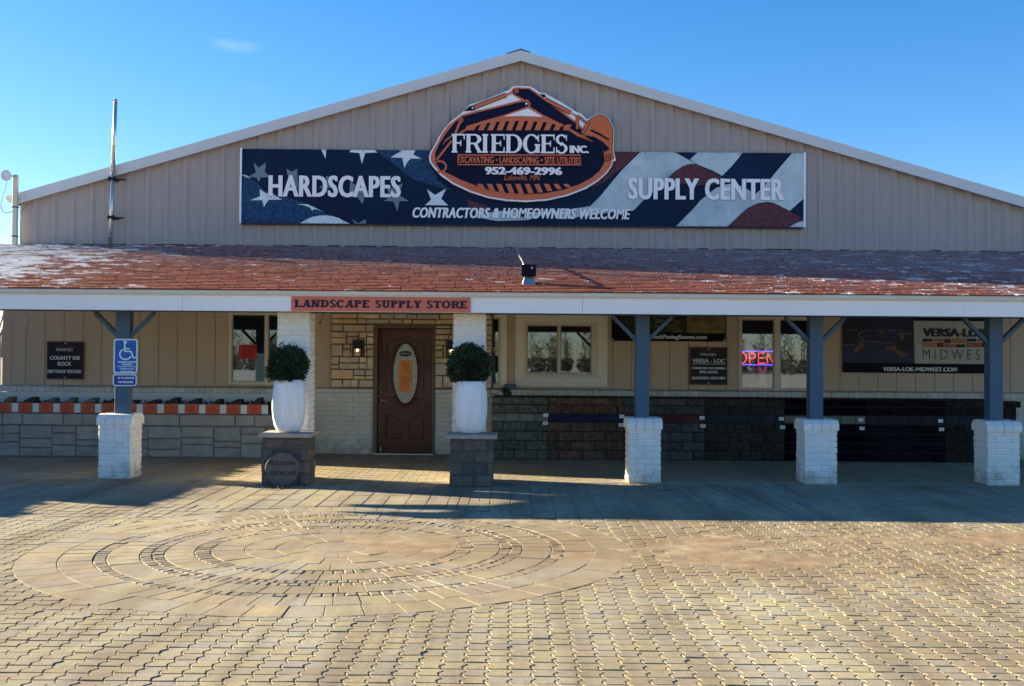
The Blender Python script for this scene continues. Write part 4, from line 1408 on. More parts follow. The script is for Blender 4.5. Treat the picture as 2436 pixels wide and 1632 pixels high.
# arcs at the left foot of the boom
lp(band(355, 895, 68, 62, 18, 18, -120, 120, 18), OR)
# left cylinder
lstroke((690, 312), (1005, 190), 46, NV); lstroke((694, 312), (1003, 191), 30, OR); lstroke((1003, 190), (1062, 168), 20, OR)
lp([(590, 350), (650, 300), (690, 292), (705, 335), (680, 345)], NV); ldisc((677, 320), 9, WH)
# right cylinder and linkage
lp([(1335, 180), (1385, 185), (1398, 210), (1370, 215)], NV)
lstroke((1385, 232), (1635, 365), 44, NV); lstroke((1388, 234), (1632, 363), 28, OR); lstroke((1640, 367), (1700, 402), 16, OR)
lstroke((1702, 385), (1700, 525), 32, NV); lstroke((1702, 385), (1700, 525), 22, OR); lstroke((1715, 400), (1790, 465), 26, NV); lstroke((1715, 400), (1790, 465), 15, OR)
# bucket
BK = [(1810, 450), (1850, 412), (1910, 388), (1960, 395), (2000, 430), (2030, 480), (2046, 545), (2044, 640), (2036, 720), (2052, 815), (1985, 835), (1968, 830), (1958, 760), (2018, 720), (1960, 660), (1870, 605), (1790, 585), (1745, 580)]
lp(inset(BK, -7), NV); lp(BK, O2)
lp([(1835, 525), (1930, 570), (2015, 625), (2005, 640), (1920, 590), (1828, 545)], NV)
lp([(1790, 590), (1860, 598), (1950, 650), (2014, 718), (1960, 745), (1900, 680), (1830, 630), (1780, 605)], NV)
for tx in (1985, 2006, 2027):
    lstroke((tx - 8, 770), (tx - 2, 822), 9, NV)
lstroke((1815, 455), (1745, 570), 38, NV); lstroke((1813, 457), (1748, 566), 26, O2)
# hazard bars along the top and the foot of the oval
for i in range(11):
    xx = 640 + i * 92
    zt = 490 - 44 * math.sin(math.pi * min(max((i + .6) / 11, 0), 1))
    lp([(xx + 30, zt), (xx + 86, zt), (xx + 50, 540), (xx - 5, 540)], OR)
    xb = 625 + i * 93
    zb_ = 1090 + 72 * math.sin(math.pi * min(max((i + .7) / 11.2, 0), 1))
    lp([(xb, 1066), (xb + 50, 1066), (xb + 86, zb_), (xb + 36, zb_)], OR)
lp([(620, 500), (760, 458), (900, 432), (1160, 418), (1400, 440), (1560, 490), (1610, 540), (1570, 505), (1400, 462), (1160, 446), (900, 458), (760, 482), (690, 510), (650, 540), (600, 540)], OR)
ll.build('excavator_print', [M['navy'], M['orange'], M['orange2'], M['white']], lg)
lw_ = MB()
XL = lambda u, v: mG(u, v)
def lt_box(u0, v0, u1, v1):
    a, c_ = mG(u0, v1); b_, d_ = mG(u1, v0)
    return a, b_, c_, d_
serif_text(lw_, 'FRIEDGES', *lt_box(470, 585, 1605, 762), F(LY), .070, .20, .085, .05, gap=.04)
put_text(lw_, 'INC.', *lt_box(1622, 692, 1812, 764), F(LY), .070, fat=.008, bold=.02)
put_text(lw_, '952-469-2996', *lt_box(793, 905, 1550, 976), F(LY), .070, fat=.010, bold=.02)
build_split(lw_, 'lettering', M['white'], lg)
lw2 = MB()
put_text(lw2, 'EXCAVATING \u2022 LANDSCAPING \u2022 SITE UTILITIES', *lt_box(528, 805, 1735, 864), F(LY), .070, bold=.01, fat=.003)
put_text(lw2, 'Lakeville, MN', *lt_box(983, 980, 1335, 1040), F(LY), .070, shear=.25)
for v in (785, 880):
    lw2.poly([mG(528, v - 6), mG(1735, v - 6), mG(1735, v + 6), mG(528, v + 6)], F(LY), .070)
build_split(lw2, 'red_lettering', M['orange'], lg)

# LANDSCAPE SUPPLY STORE on the fascia
st = thing('store_sign', 'salmon orange LANDSCAPE SUPPLY STORE board fixed to the white fascia', 'sign', (-1.6, 12.99, 2.1))
b = MB(); b.cbox(-2.69, -.508, 12.982, 12.999, 2.098, 2.277, .002); b.build('panel', M['store_orange'], st)
b = MB()
for wd, x0, x1 in (('LANDSCAPE', -2.652, -1.742), ('SUPPLY', -1.668, -1.104), ('STORE', -1.042, -.552)):
    serif_text(b, wd, x0, x1, 2.143, 2.236, F(12.982), .0015, .30, .19, .09, gap=.05, wide=1.12)
build_split(b, 'lettering', M['store_ink'], st)

# ================================================================== BOARDS ON THE PORCH WALL
def logo_mark(mb, cx, z, s, xf, w, mi):
    for p in ([(-1, 0), (-.6, .30), (0, .62), (.55, .34), (.9, .30), (1, .02), (.92, 0), (.8, .2), (.5, .24), (0, .50), (-.55, .2)],
              [(-.5, .1), (0, .26), (.5, .1), (0, .18)]):
        mb.poly([(cx + a * s, z + b_ * s * .55) for a, b_ in p], xf, w, mi)

def product_sign(x0, x1, z0, z1, lines, label, name_box, underline=None):
    Y = 17.165
    t = thing('product_sign', label, 'sign', ((x0 + x1) / 2, Y, z0))
    e = MB(); e.cbox(x0, x1, Y, Y + .016, z0, z1, .003); e.build('edge', M['sign_edge'], t)
    p = MB(); p.cbox(x0 + .022, x1 - .022, Y - .0035, Y - .0005, z0 + .022, z1 - .022, .001); p.build('panel', M['navy_black'], t)
    l_ = MB()
    serif_text(l_, 'FRIEDGES', *name_box, F(Y), .0055, .18, .10, .05, gap=.06)
    for s_, bx in lines:
        put_text(l_, s_, *bx, F(Y), .0055, bold=.01, fat=.0035)
    if underline:
        l_.poly([(underline[0], underline[2] - .004), (underline[1], underline[2] - .004), (underline[1], underline[2] + .004), (underline[0], underline[2] + .004)], F(Y), .0055)
    build_split(l_, 'lettering', M['lightgrey'], t)
    k_ = MB(); cxm = (name_box[0] + name_box[1]) / 2 + .01
    logo_mark(k_, cxm, name_box[3] + .006, (name_box[1] - name_box[0]) * .66, F(Y), .0055, 0)
    k_.build('emblem', M['sign_edge'], t)
    sc = MB()
    for zz_ in (z0 + .03, z1 - .03):
        sc.tube([((x0 + x1) / 2, Y - .001, zz_), ((x0 + x1) / 2, Y - .010, zz_)], .009, 8)
    build_split(sc, 'screw', M['steel'], t)
product_sign(-7.478, -6.876, 1.160, 1.770, [('COUNTY RIB', (-7.424, -6.940, 1.474, 1.536)), ('ROCK', (-7.300, -7.074, 1.380, 1.443)), ('DRY STACK TEXTURE', (-7.458, -6.914, 1.260, 1.314))],
             'dark square sign reading COUNTY RIB ROCK on the tan wall', (-7.322, -7.056, 1.614, 1.660))
product_sign(2.858, 3.466, 1.152, 1.758, [('VERSA - LOC', (2.898, 3.430, 1.504, 1.572)), ('STANDARD RETAINING', (2.890, 3.434, 1.404, 1.438)), ('WALL BLOCK', (3.012, 3.313, 1.340, 1.380)),
             ('BLENDED COLORS', (2.900, 3.430, 1.240, 1.284))], 'dark square sign reading VERSA - LOC left of the OPEN window', (3.026, 3.278, 1.620, 1.660), (2.894, 3.432, 1.486))

# paving stone banner behind the second post
Y = 17.175
w_ = thing('paving_banner', 'dark garden photo banner for paving stones behind a blue post', 'banner', (2.5, Y, 1.85))
b = MB(); b.box(1.602, 3.436, Y, Y + .008, 1.848, 2.62); b.build('panel', M['black_box'], w_)
b = MB()
b.poly([(1.93, 1.985), (2.80, 1.985), (2.80, 2.61), (1.65, 2.61), (1.70, 2.25)], F(Y), .001, 0)
for i in range(16):
    a_ = random.uniform(-1.15, 1.15); l_ = random.uniform(.10, .22)
    x0, z0 = 2.63 + random.uniform(-.03, .03), 1.99
    dx, dz_ = math.sin(a_) * l_, math.cos(a_) * l_
    b.poly([(x0 - .008, z0), (x0 + .008, z0), (x0 + dx * .6 + .006, z0 + dz_ * .75), (x0 + dx, z0 + dz_), (x0 + dx * .6 - .006, z0 + dz_ * .7)], F(Y), .0025 + i * .0001, 1)
for i in range(22):
    x0, z0 = random.uniform(1.98, 2.72), random.uniform(2.0, 2.3)
    l_ = random.uniform(.05, .15)
    b.poly([(x0, z0), (x0 + l_, z0 + random.uniform(-.01, .01)), (x0 + l_ * .9, z0 + .03), (x0 + .02, z0 + .028)], F(Y), .0016 + i * .00003, 2)
b.build('garden_photo', [M['garden_print'], M['leaf_print'], M['photo_pale']], w_)
b = MB()
b.box(2.806, 3.430, Y - .003, Y - .0005, 1.980, 2.62)
b.build('photo_border', M['yellow_line'], w_)
b = MB()
bricks(b, F(Y - .003), 2.815, 3.424, 1.988, 2.61, .038, .11, gap=.003, w0=0, w1=.001, c=.0004, jit=.001, wj=.0002)
b.build('paver_photo', M['yellow_brick_print'], w_)
b = MB()
put_text(b, 'WillowCreekPavingStones.com', 1.880, 3.135, 1.868, 1.955, F(Y), .002, bold=.01, fat=.005)
b.build('lettering', M['lightgrey'], w_)
b = MB()
for x_, z_ in ((1.622, 1.874), (3.412, 1.866)):
    b.tube([(x_, Y - .001, z_), (x_, Y - .006, z_)], .009, 8)
build_split(b, 'grommet', M['steel'], w_)

# VERSA-LOK banner at the right
vm = amap([5.26423, 0.00125, 0.0, 2.3524, 1e-05, -0.00125])
w_ = thing('block_banner', 'large night patio banner with a grey VERSA-LOK MIDWEST panel at right', 'banner', (6.5, Y, 1.37))
b = MB(); b.box(5.318, 7.72, Y, Y + .008, 1.368, 2.62); b.build('panel', M['black_box'], w_)
b = MB()
VP = lambda pts, mi, k_: b.poly([vm(*p) for p in pts], F(Y), .001 + k_ * .0004, mi)
VP([(45, 60), (960, 60), (972, 665), (48, 665)], 0, 0)
VP([(55, 450), (240, 300), (700, 290), (940, 420), (968, 660), (52, 660)], 1, 1)
VP([(45, 320), (105, 240), (240, 240), (250, 400), (60, 420)], 2, 2)
VP([(730, 280), (925, 275), (915, 500), (760, 505), (728, 420)], 2, 2)
VP([(95, 236), (240, 232), (235, 246), (90, 250)], 3, 3); VP([(735, 285), (930, 272), (925, 300), (740, 300)], 3, 3)
VP([(240, 290), (280, 250), (500, 238), (880, 245), (880, 252), (500, 250), (300, 262), (260, 310), (330, 350), (300, 370), (245, 330)], 3, 4)
VP([(490, 275), (540, 235), (590, 275), (560, 292)], 4, 4)
VP([(255, 375), (320, 370), (320, 450), (210, 540), (170, 545), (230, 450)], 4, 5); VP([(600, 460), (720, 430), (730, 490), (850, 540), (910, 570), (800, 590), (700, 520), (600, 500)], 4, 5)
VP([(55, 425), (220, 428), (210, 440), (60, 438)], 3, 6); VP([(330, 378), (700, 405), (690, 415), (330, 390)], 3, 6)
VP([(770, 310), (830, 305), (830, 350), (790, 370)], 3, 7)
b.build('patio_photo', [M['photo_dark'], M['photo_water'], M['photo_stone'], M['photo_pale'], M['photo_glow']], w_)
b = MB()
vx0, vz0 = vm(972, 673); vx1, vz1 = vm(958, 122)
b.slab([(vx0, vz0), (7.715, vz0), (7.715, vz1), (vx1, vz1)], F(Y), .0005, .004, .001)
b.build('logo_panel', M['poster_grey'], w_)
b = MB()
put_text(b, 'VERSA-LOK', *(lambda a, c: (a[0], 7.66, a[1], c[1]))(vm(1068, 326), vm(1068, 218)), F(Y), .006, bold=.02, fat=.014)
put_text(b, 'MIDWEST', *(lambda a, c: (a[0], 7.69, a[1], c[1]))(vm(1072, 618), vm(1072, 490)), F(Y), .006, bold=-.012, space=1.45)
build_split(b, 'dark_lettering', M['black'], w_)
b = MB()
for i, (u0, v0, u1, v1, mi) in enumerate(((1070, 353, 1198, 392, 2), (1208, 353, 1338, 392, 0), (1350, 355, 1436, 415, 1), (1448, 350, 1620, 412, 0), (1636, 354, 1760, 390, 2), (1768, 354, 1880, 390, 0),
                                   (1070, 402, 1246, 464, 0), (1256, 404, 1342, 464, 1), (1352, 424, 1486, 464, 0), (1498, 426, 1620, 464, 2), (1634, 402, 1815, 464, 0), (1825, 402, 1900, 464, 1))):
    a_, c_ = vm(u0, v1), vm(u1, v0)
    b.box(a_[0], c_[0], Y - .0085, Y - .0062, a_[1], c_[1], mi)
b.build('brick_emblem', [M['brick_a'], M['brick_b'], M['black']], w_)
b = MB()
put_text(b, 'VERSA-LOK-MIDWEST.COM', 5.966, 7.160, 1.396, 1.462, F(Y), .002, bold=.01, fat=.005)
b.build('lettering', M['lightgrey'], w_)

# accessible parking sign and the fine plate below it, screwed to the first post
def rounded(x0, x1, z0, z1, r):
    return [p for cx, cz, a in ((x1 - r, z0 + r, -90), (x1 - r, z1 - r, 0), (x0 + r, z1 - r, 90), (x0 + r, z0 + r, 180)) for p in arc(cx, cz, r, r, a, a + 90, 5)]
HY = 13.435
hc = thing('parking_sign', 'blue wheelchair parking sign with white border on the blue porch post', 'sign', (-4.86, HY, 1.31))
b = MB(); b.slab(rounded(-5.012, -4.710, 1.314, 1.750, .035), F(HY), -.003, .0, .0005); b.build('border', M['sign_white'], hc)
b = MB(); b.slab(rounded(-4.994, -4.728, 1.332, 1.732, .022), F(HY), .0002, .0012, .0004); b.build('panel', M['blue_sign'], hc)
b = MB()
hmx = lambda u, v: (-5.0895 + .000462 * u + 0.0000105 * v, 1.8272 - .00046 * v)
wl = .003
def hs_(p, q, wd):
    global wl
    dx, dy = q[0] - p[0], q[1] - p[1]; l_ = math.hypot(dx, dy); nx, ny = -dy / l_ * wd / 2, dx / l_ * wd / 2
    wl += .00015
    b.poly([hmx(p[0] + nx, p[1] + ny), hmx(q[0] + nx, q[1] + ny), hmx(q[0] - nx, q[1] - ny), hmx(p[0] - nx, p[1] - ny)], F(HY), wl)
b.poly([hmx(*p) for p in arc(475, 262, 48, 48, 0, 360, 20)[:-1]], F(HY), .0028)
hs_((462, 290), (462, 525), 46); hs_((450, 435), (605, 435), 34); hs_((442, 508), (635, 508), 40); hs_((625, 500), (700, 700), 40); hs_((690, 695), (785, 660), 34)
b.poly([hmx(*p) for p in band(480, 590, 172, 158, 42, 42, -205 + 90, -20 + 90, 26)], F(HY), .0041) if False else None
b.poly([hmx(*p) for p in arc(480, 590, 174, 160, 20, 245, 30) + arc(480, 590, 134, 120, 20, 245, 30)[::-1]], F(HY), .0042)
for s_, u0, v0, u1, v1 in (('HANDICAPPED', 280, 775, 775, 828), ('PARKING', 380, 842, 675, 892), ('VEHICLE I.D.', 325, 962, 722, 1006), ('REQUIRED', 348, 1036, 695, 1080)):
    a_, c_ = hmx(u0, v1), hmx(u1, v0)
    put_text(b, s_, a_[0], c_[0], a_[1], c_[1], F(HY), .003, bold=.01, fat=.0018)
a_, c_ = hmx(258, 934), hmx(792, 918)
b.poly([(a_[0], a_[1]), (c_[0], a_[1]), (c_[0], c_[1]), (a_[0], c_[1])], F(HY), .003)
b.build('symbol_and_lettering', M['sign_white'], hc)
fn = thing('fine_sign', 'small dark blue fine plate below the wheelchair parking sign', 'sign', (-4.86, HY, 1.15))
b = MB(); b.slab(rounded(-5.016, -4.716, 1.156, 1.304, .035), F(HY), -.003, .0, .0005); b.build('border', M['sign_white'], fn)
b = MB(); b.slab(rounded(-5.002, -4.730, 1.169, 1.291, .025), F(HY), .0002, .0012, .0004); b.build('panel', M['blue_dark'], fn)
b = MB()
put_text(b, 'UP TO $200 FINE', -4.960, -4.732 - .012, 1.242, 1.270, F(HY), .003, bold=.01, fat=.0018)
put_text(b, 'FOR VIOLATION', -4.950, -4.760, 1.193, 1.220, F(HY), .003, bold=.01, fat=.0018)
build_split(b, 'lettering', M['sign_white'], fn)

# ================================================================== PAPERS AND SMALL THINGS ON THE FRONT
def ink_lines(mb, x0, x1, z0, z1, n, xf, w, mi=0, fill=.45):
    for i in range(n):
        z = z1 - (z1 - z0) * (i + .5) / n
        h = (z1 - z0) / n * fill
        a = x0 + (x1 - x0) * random.uniform(0, .22); b_ = x1 - (x1 - x0) * random.uniform(0, .22)
        x = a
        while x < b_:
            l_ = random.uniform(.012, .035)
            mb.poly([(x, z - h / 2), (min(x + l_, b_), z - h / 2), (min(x + l_, b_), z + h / 2), (x, z + h / 2)], xf, w, mi)
            x += l_ + .006
nt_ = thing('paper_notice', 'small red printed notice taped inside the left window', 'notice', (-4.25, 17.2, 1.5))
NX0, NX1, NZ0, NZ1 = -4.400, -4.112, 1.512, 1.742
b = MB(); b.box(NX0, NX1, 17.2065, 17.2085, NZ0, NZ1); b.build('sheet', M['notice_red'], nt_)
b = MB()
put_text(b, 'WARNING', NX0 + .02, NX1 - .02, NZ1 - .055, NZ1 - .018, F(17.2065), .001, bold=.03)
ink_lines(b, NX0 + .03, NX1 - .03, NZ0 + .02, NZ1 - .075, 5, F(17.2065), .001)
b.build('print', M['notice_ink'], nt_)
on = thing('paper_notice', 'tall orange two-page notice taped to the oval door glass', 'notice', (-1.71, 17.22, 1.0))
b = MB()
rows = 16
x0, x1, z0, z1 = -1.822, -1.604, .992, 1.512
vs_, fs = [], []
for i in range(rows + 1):
    t = i / rows
    for j in range(5):
        u = j / 4
        vs_.append((x0 + (x1 - x0) * u - .006 * (1 - t), 17.217 + .004 * math.sin(9 * t + 3 * u) + (.006 if abs(t - .52) < .04 else 0), z0 + (z1 - z0) * t))
for i in range(rows):
    for j in range(4):
        fs.append((i * 5 + j, i * 5 + j + 1, i * 5 + j + 6, i * 5 + j + 5))
b.add(vs_, fs); b.build('sheet', M['notice_orange'], on)
b = MB()
ink_lines(b, x0 + .02, x1 - .02, 1.27, 1.495, 11, F(17.2105), .0, fill=.4); ink_lines(b, x0 + .02, x1 - .02, 1.02, 1.25, 9, F(17.2105), .0, fill=.35)
build_split(b, 'print', M['notice_ink2'], on)
sk = thing('door_sticker', 'small black oval sticker at the top of the door glass', 'sticker', (-1.7, 17.22, 1.6))
b = MB(); b.slab(arc(-1.716, 1.615, .100, .045, 0, 360, 28)[:-1], F(17.224), 0, .0012, .0004); b.build('oval', M['black'], sk)
b = MB(); put_text(b, 'FRIEDGES', -1.788, -1.644, 1.607, 1.627, F(17.224), .002, bold=.01); b.build('lettering', M['lightgrey'], sk)

def lantern(cx, label):
    t = thing('wall_lantern', label, 'lamp', (cx, 17.09, 1.69), 'lanterns beside the door')
    Y1 = 17.098
    p = MB(); p.cbox(cx - .10, cx + .10, Y1 - .012, Y1, 1.56, 1.835, .004); p.build('back_plate', M['door_frame'], t)
    h = MB(); h.cbox(cx - .066, cx + .066, Y1 - .16, Y1 - .0125, 1.695, 1.815, .004)
    h.cbox(cx - .075, cx + .075, Y1 - .17, Y1 - .0125, 1.685, 1.694, .002); h.build('hood', M['black'], t)
    c = MB()
    for sx in (-1, 1):
        for yy in (Y1 - .15, Y1 - .03):
            c.box(cx + sx * .055 - .004, cx + sx * .055 + .004, yy - .004, yy + .004, 1.562, 1.685)
    c.box(cx - .059, cx + .059, Y1 - .154, Y1 - .146, 1.560, 1.568); c.box(cx - .059, cx + .059, Y1 - .034, Y1 - .026, 1.560, 1.568)
    c.box(cx - .059, cx + .059, Y1 - .154, Y1 - .148, 1.620, 1.626)
    for sx in (-1, 1):
        c.box(cx + sx * .055 - .003, cx + sx * .055 + .003, Y1 - .146, Y1 - .034, 1.561, 1.567)
    c.build('cage', M['black'], t)
    g_ = MB(); g_.box(cx - .048, cx + .048, Y1 - .138, Y1 - .042, 1.572, 1.684); g_.build('glass', M['lantern_glass'], t)
    bl = MB(); bl.lathe([(.004, 1.640), (.014, 1.648), (.017, 1.662), (.014, 1.676), (.008, 1.684)], cx, Y1 - .142, 12); bl.build('bulb', M['bulb'], t, smooth=True)
lantern(-2.456, 'lit black box lantern on the tan stone left of the door')
lantern(-.965, 'lit black box lantern half hidden by the right-hand white pillar')

# neon sign and window-sill pieces behind the right window
ne = thing('neon_sign', 'red neon OPEN sign with blue neon bars inside the window', 'neon sign', (3.98, 17.3, 1.5))
b = MB()
NY = 17.30
P3 = lambda pts: [(a, NY, c) for a, c in pts]
z0, z1 = 1.508, 1.672
for p in (arc(3.735, 1.590, .062, .082, 0, 360, 28),
          [(3.850, z0), (3.850, z1), (3.915, z1), (3.945, z1 - .022), (3.945, z1 - .065), (3.915, z1 - .088), (3.855, z1 - .088)],
          [(4.090, z1), (3.995, z1), (3.995, z0), (4.090, z0)], [(3.998, 1.592), (4.078, 1.592)],
          [(4.140, z0), (4.140, z1), (4.232, z0), (4.232, z1)]):
    b.tube(P3(p), .0085, 8)
b.build('letter_tubes', M['neon_red'], ne)
b = MB()
for z in (1.700, 1.482):
    b.tube(P3([(3.66, z), (4.29, z)]), .008, 8)
b.build('bar_tubes', M['neon_blue'], ne)
b = MB()
b.tube([(3.70, NY + .03, 1.70), (3.70, NY + .03, 1.48)], .006, 6); b.tube([(4.26, NY + .03, 1.70), (4.26, NY + .03, 1.48)], .006, 6)
b.tube([(3.85, NY + .02, 1.47), (3.86, NY + .03, 1.35), (3.93, NY + .05, 1.22), (3.90, NY + .05, 1.12)], .006, 6)
b.tube([(3.93, NY + .02, 1.47), (3.90, NY + .03, 1.32), (3.85, NY + .04, 1.20), (3.90, NY + .05, 1.12)], .006, 6)
build_split(b, 'cord', M['lightgrey'], ne)
dw = thing('driftwood', 'pale forked driftwood piece standing behind the OPEN sign window', 'ornament', (4.08, 17.42, 1.07))
b = MB()
b.tube([(4.02, 17.42, 1.07), (4.06, 17.42, 1.20), (4.07, 17.42, 1.33), (4.03, 17.42, 1.45)], [.03, .028, .035, .02], 8)
b.tube([(4.16, 17.42, 1.07), (4.11, 17.42, 1.18), (4.10, 17.42, 1.32), (4.15, 17.42, 1.46)], [.045, .030, .042, .025], 8)
b.tube([(3.96, 17.44, 1.08), (4.00, 17.43, 1.16), (4.06, 17.42, 1.24)], [.018, .014, .012], 7)
b.build('stem', M['drift'], dw, smooth=True)
b = MB(); b.box(3.5, 5.05, 17.27, 17.75, 1.03, 1.068); b.build('sill_board', M['interior'], bld)
dw2 = thing('driftwood', 'single pale driftwood log leaning in the right half of the OPEN window', 'ornament', (4.45, 17.42, 1.07))
b = MB(); b.tube([(4.45, 17.42, 1.068), (4.47, 17.42, 1.22), (4.53, 17.43, 1.39)], [.035, .036, .042], 9); b.build('log', M['drift'], dw2, smooth=True)
bc = thing('info_card', 'small blue card with a white mark in the lower window corner', 'card', (4.37, 17.29, 1.1))
b = MB(); b.box(4.333, 4.402, 17.288, 17.290, 1.108, 1.185); b.build('sheet', M['blue_sign'], bc)
b = MB(); b.poly([(4.345, 1.145), (4.385, 1.160), (4.375, 1.145), (4.385, 1.132)], F(17.288), .001); b.build('mark', M['sign_white'], bc)

# ================================================================== ROOF AND WALL FIXTURES
rl = thing('roof_floodlight', 'black box light on the porch roof shingles fed by a bent conduit', 'light', (.2, 13.6, 2.47))
b = MB(); b.cbox(.118, .290, 13.52, 13.64, 2.588, 2.728, .006)
b.cbox(.110, .298, 13.50, 13.519, 2.582, 2.734, .003)
b.build('housing', M['black_box'], rl)
b = MB(); b.tube([(.245, 13.499, 2.690), (.245, 13.490, 2.690)], .012, 10); b.build('sensor', M['lightgrey'], rl)
b = MB()
b.add([(.13, 13.42, 2.462), (.29, 13.42, 2.462), (.30, 13.66, 2.520), (.12, 13.66, 2.520), (.155, 13.54, 2.592), (.255, 13.54, 2.592), (.255, 13.62, 2.592), (.155, 13.62, 2.592)],
      [(0, 1, 5, 4), (1, 2, 6, 5), (2, 3, 7, 6), (3, 0, 4, 7), (4, 5, 6, 7)])
b.build('base_flashing', M['galv'], rl)
b = MB(); b.tube([(.04, 17.36, 3.43), (.05, 17.2, 3.40), (.07, 16.2, 3.17), (.10, 15.0, 2.98), (.125, 14.2, 2.85), (.14, 13.8, 2.78), (.145, 13.62, 2.73)], .011, 8)
b.build('conduit', M['galv'], rl, smooth=True)

ms = thing('antenna_mast', 'tall galvanised pipe mast bolted to the gable rising above the roof', 'mast', (-6.48, 17.15, 3.3))
b = MB(); b.tube([(-6.496, 17.19, 3.33), (-6.466, 17.19, 4.55)], .033, 14); b.build('lower_pipe', M['galv'], ms, smooth=True)
b = MB(); b.tube([(-6.466, 17.19, 4.50), (-6.438, 17.19, 5.69)], [.037, .030], 14); b.build('upper_pipe', M['galv'], ms, smooth=True)
for z_, ln in ((4.40, .20), (3.776, .18)):
    b = MB(); b.box(-6.51, -6.50 + ln + .02, 17.225, 17.245, z_ - .012, z_ + .012); b.tube([(-6.53, 17.19, z_), (-6.43, 17.19, z_)], .040, 12)
    b.box(-6.52, -6.44, 17.23, 17.395, z_ - .014, z_ + .014)
    b.build('bracket', M['black'], ms)
for z_, x_ in ((5.66, -6.438), (4.92, -6.457), (3.47, -6.492)):
    b = MB(); b.tube([(x_ - .055, 17.16, z_), (x_ + .05, 17.16, z_)], .009, 7); b.build('clamp', M['galv'], ms)

dp = thing('dish_antenna', 'small white dish on a cream square post at the left roof corner', 'antenna', (-8.04, 17.2, 3.3))
b = MB(); b.cbox(-8.075, -8.003, 17.17, 17.242, 3.30, 4.455, .004); b.build('post', M['cream_post'], dp)
b = MB()
prof = [(.0, .035), (.03, .032), (.055, .022), (.076, .0), (.078, -.008), (.06, -.012)]
n = 24
vs_, fs = [], []
for r_, w2 in prof:
    for q in range(n):
        t = 2 * math.pi * q / n
        vs_.append((-8.152 + r_ * math.cos(t), 17.14 + w2 - .02 + .25 * r_ * math.cos(t), 4.428 + 1.15 * r_ * math.sin(t)))
for i in range(len(prof) - 1):
    for q in range(n):
        fs.append((i * n + q, i * n + (q + 1) % n, (i + 1) * n + (q + 1) % n, (i + 1) * n + q))
b.add(vs_, fs)
b.add([(-8.152 + .077 * math.cos(2 * math.pi * q / n), 17.118 + .25 * .077 * math.cos(2 * math.pi * q / n), 4.428 + .0885 * math.sin(2 * math.pi * q / n)) for q in range(n)], [tuple(range(n))[::-1]])
b.build('dish', M['dish'], dp, smooth=False)
b = MB(); b.tube([(-8.12, 17.15, 4.425), (-8.06, 17.16, 4.425)], .016, 8); b.tube([(-8.08, 17.16, 4.425), (-7.99, 17.16, 4.425)], .008, 6); b.build('bracket', M['galv'], dp)
for z_ in (3.93, 3.46):
    b = MB(); b.box(-8.08, -7.998, 17.163, 17.249, z_ - .008, z_ + .008); b.build('strap', M['black'], dp)
b = MB()
b.tube([(-8.155, 17.15, 4.34), (-8.18, 17.15, 4.22), (-8.235, 17.15, 4.06), (-8.25, 17.15, 3.95), (-8.22, 17.16, 3.85), (-8.16, 17.17, 3.83), (-8.07, 17.18, 3.86)], .006, 6)
b.tube([(-7.89, 17.36, 4.02), (-7.95, 17.34, 3.94), (-7.99, 17.3, 3.87), (-7.97, 17.3, 3.80), (-7.99, 17.28, 3.70), (-7.985, 17.28, 3.45), (-7.95, 17.3, 3.36)], .006, 6)
b.build('cable', M['cable'], dp)

hk = MB()
hk.tube([(.446, 13.07, 2.13), (.443, 13.07, 2.088), (.461, 13.07, 2.060), (.483, 13.07, 2.107)], .005, 6)
tag(hk.build('wire_hook', M['black']), 'small black bent wire hook below the fascia above the wide window', 'hook')
hk = MB()
hk.tube([(-2.366, 13.40, 2.12), (-2.385, 13.40, 2.04), (-2.411, 13.40, 1.975)], .004, 6); hk.lathe([(.004, 1.955), (.013, 1.962), (.013, 1.976), (.004, 1.985)], -2.412, 13.40, 10)
tag(hk.build('hanging_wire', M['black']), 'short dark wire hanging from the porch beside the left white pillar', 'wire')

jb = MB(); jb.cbox(-.121, .072, 16.99, 17.12, 1.080, 1.142, .008)
tag(jb.build('junction_box', M['post']), 'grey blue box lying on the brick sill between two windows', 'box')
cbm = MB()
for q in range(5):
    x_ = -.17 + .018 * q
    cbm.tube([(x_ + .02, 16.985, 1.09), (x_, 16.975, 1.06), (x_ + .03 + .012 * q, 16.97, 1.01), (x_ + .06 + .01 * q, 16.965, .965), (x_ + .055 + .01 * q, 16.975, 1.00), (x_ + .05, 16.985, 1.085)], .0065, 6)
cbm.tube([(-.28 + .05 * math.cos(R(a)), 16.955, .955 + .035 * math.sin(R(a))) for a in range(0, 181, 20)], .006, 6)
cbm.tube([(-.23, 16.95, .957), (-.27, 16.7, .957), (-.34, 16.5, .955), (-.36, 16.44, .90), (-.33, 16.43, .86), (-.35, 16.43, .82)], .006, 6)
tag(cbm.build('cable_bundle', M['black']), 'loops of black cable draped over the brick sill beside the grey box', 'cable')

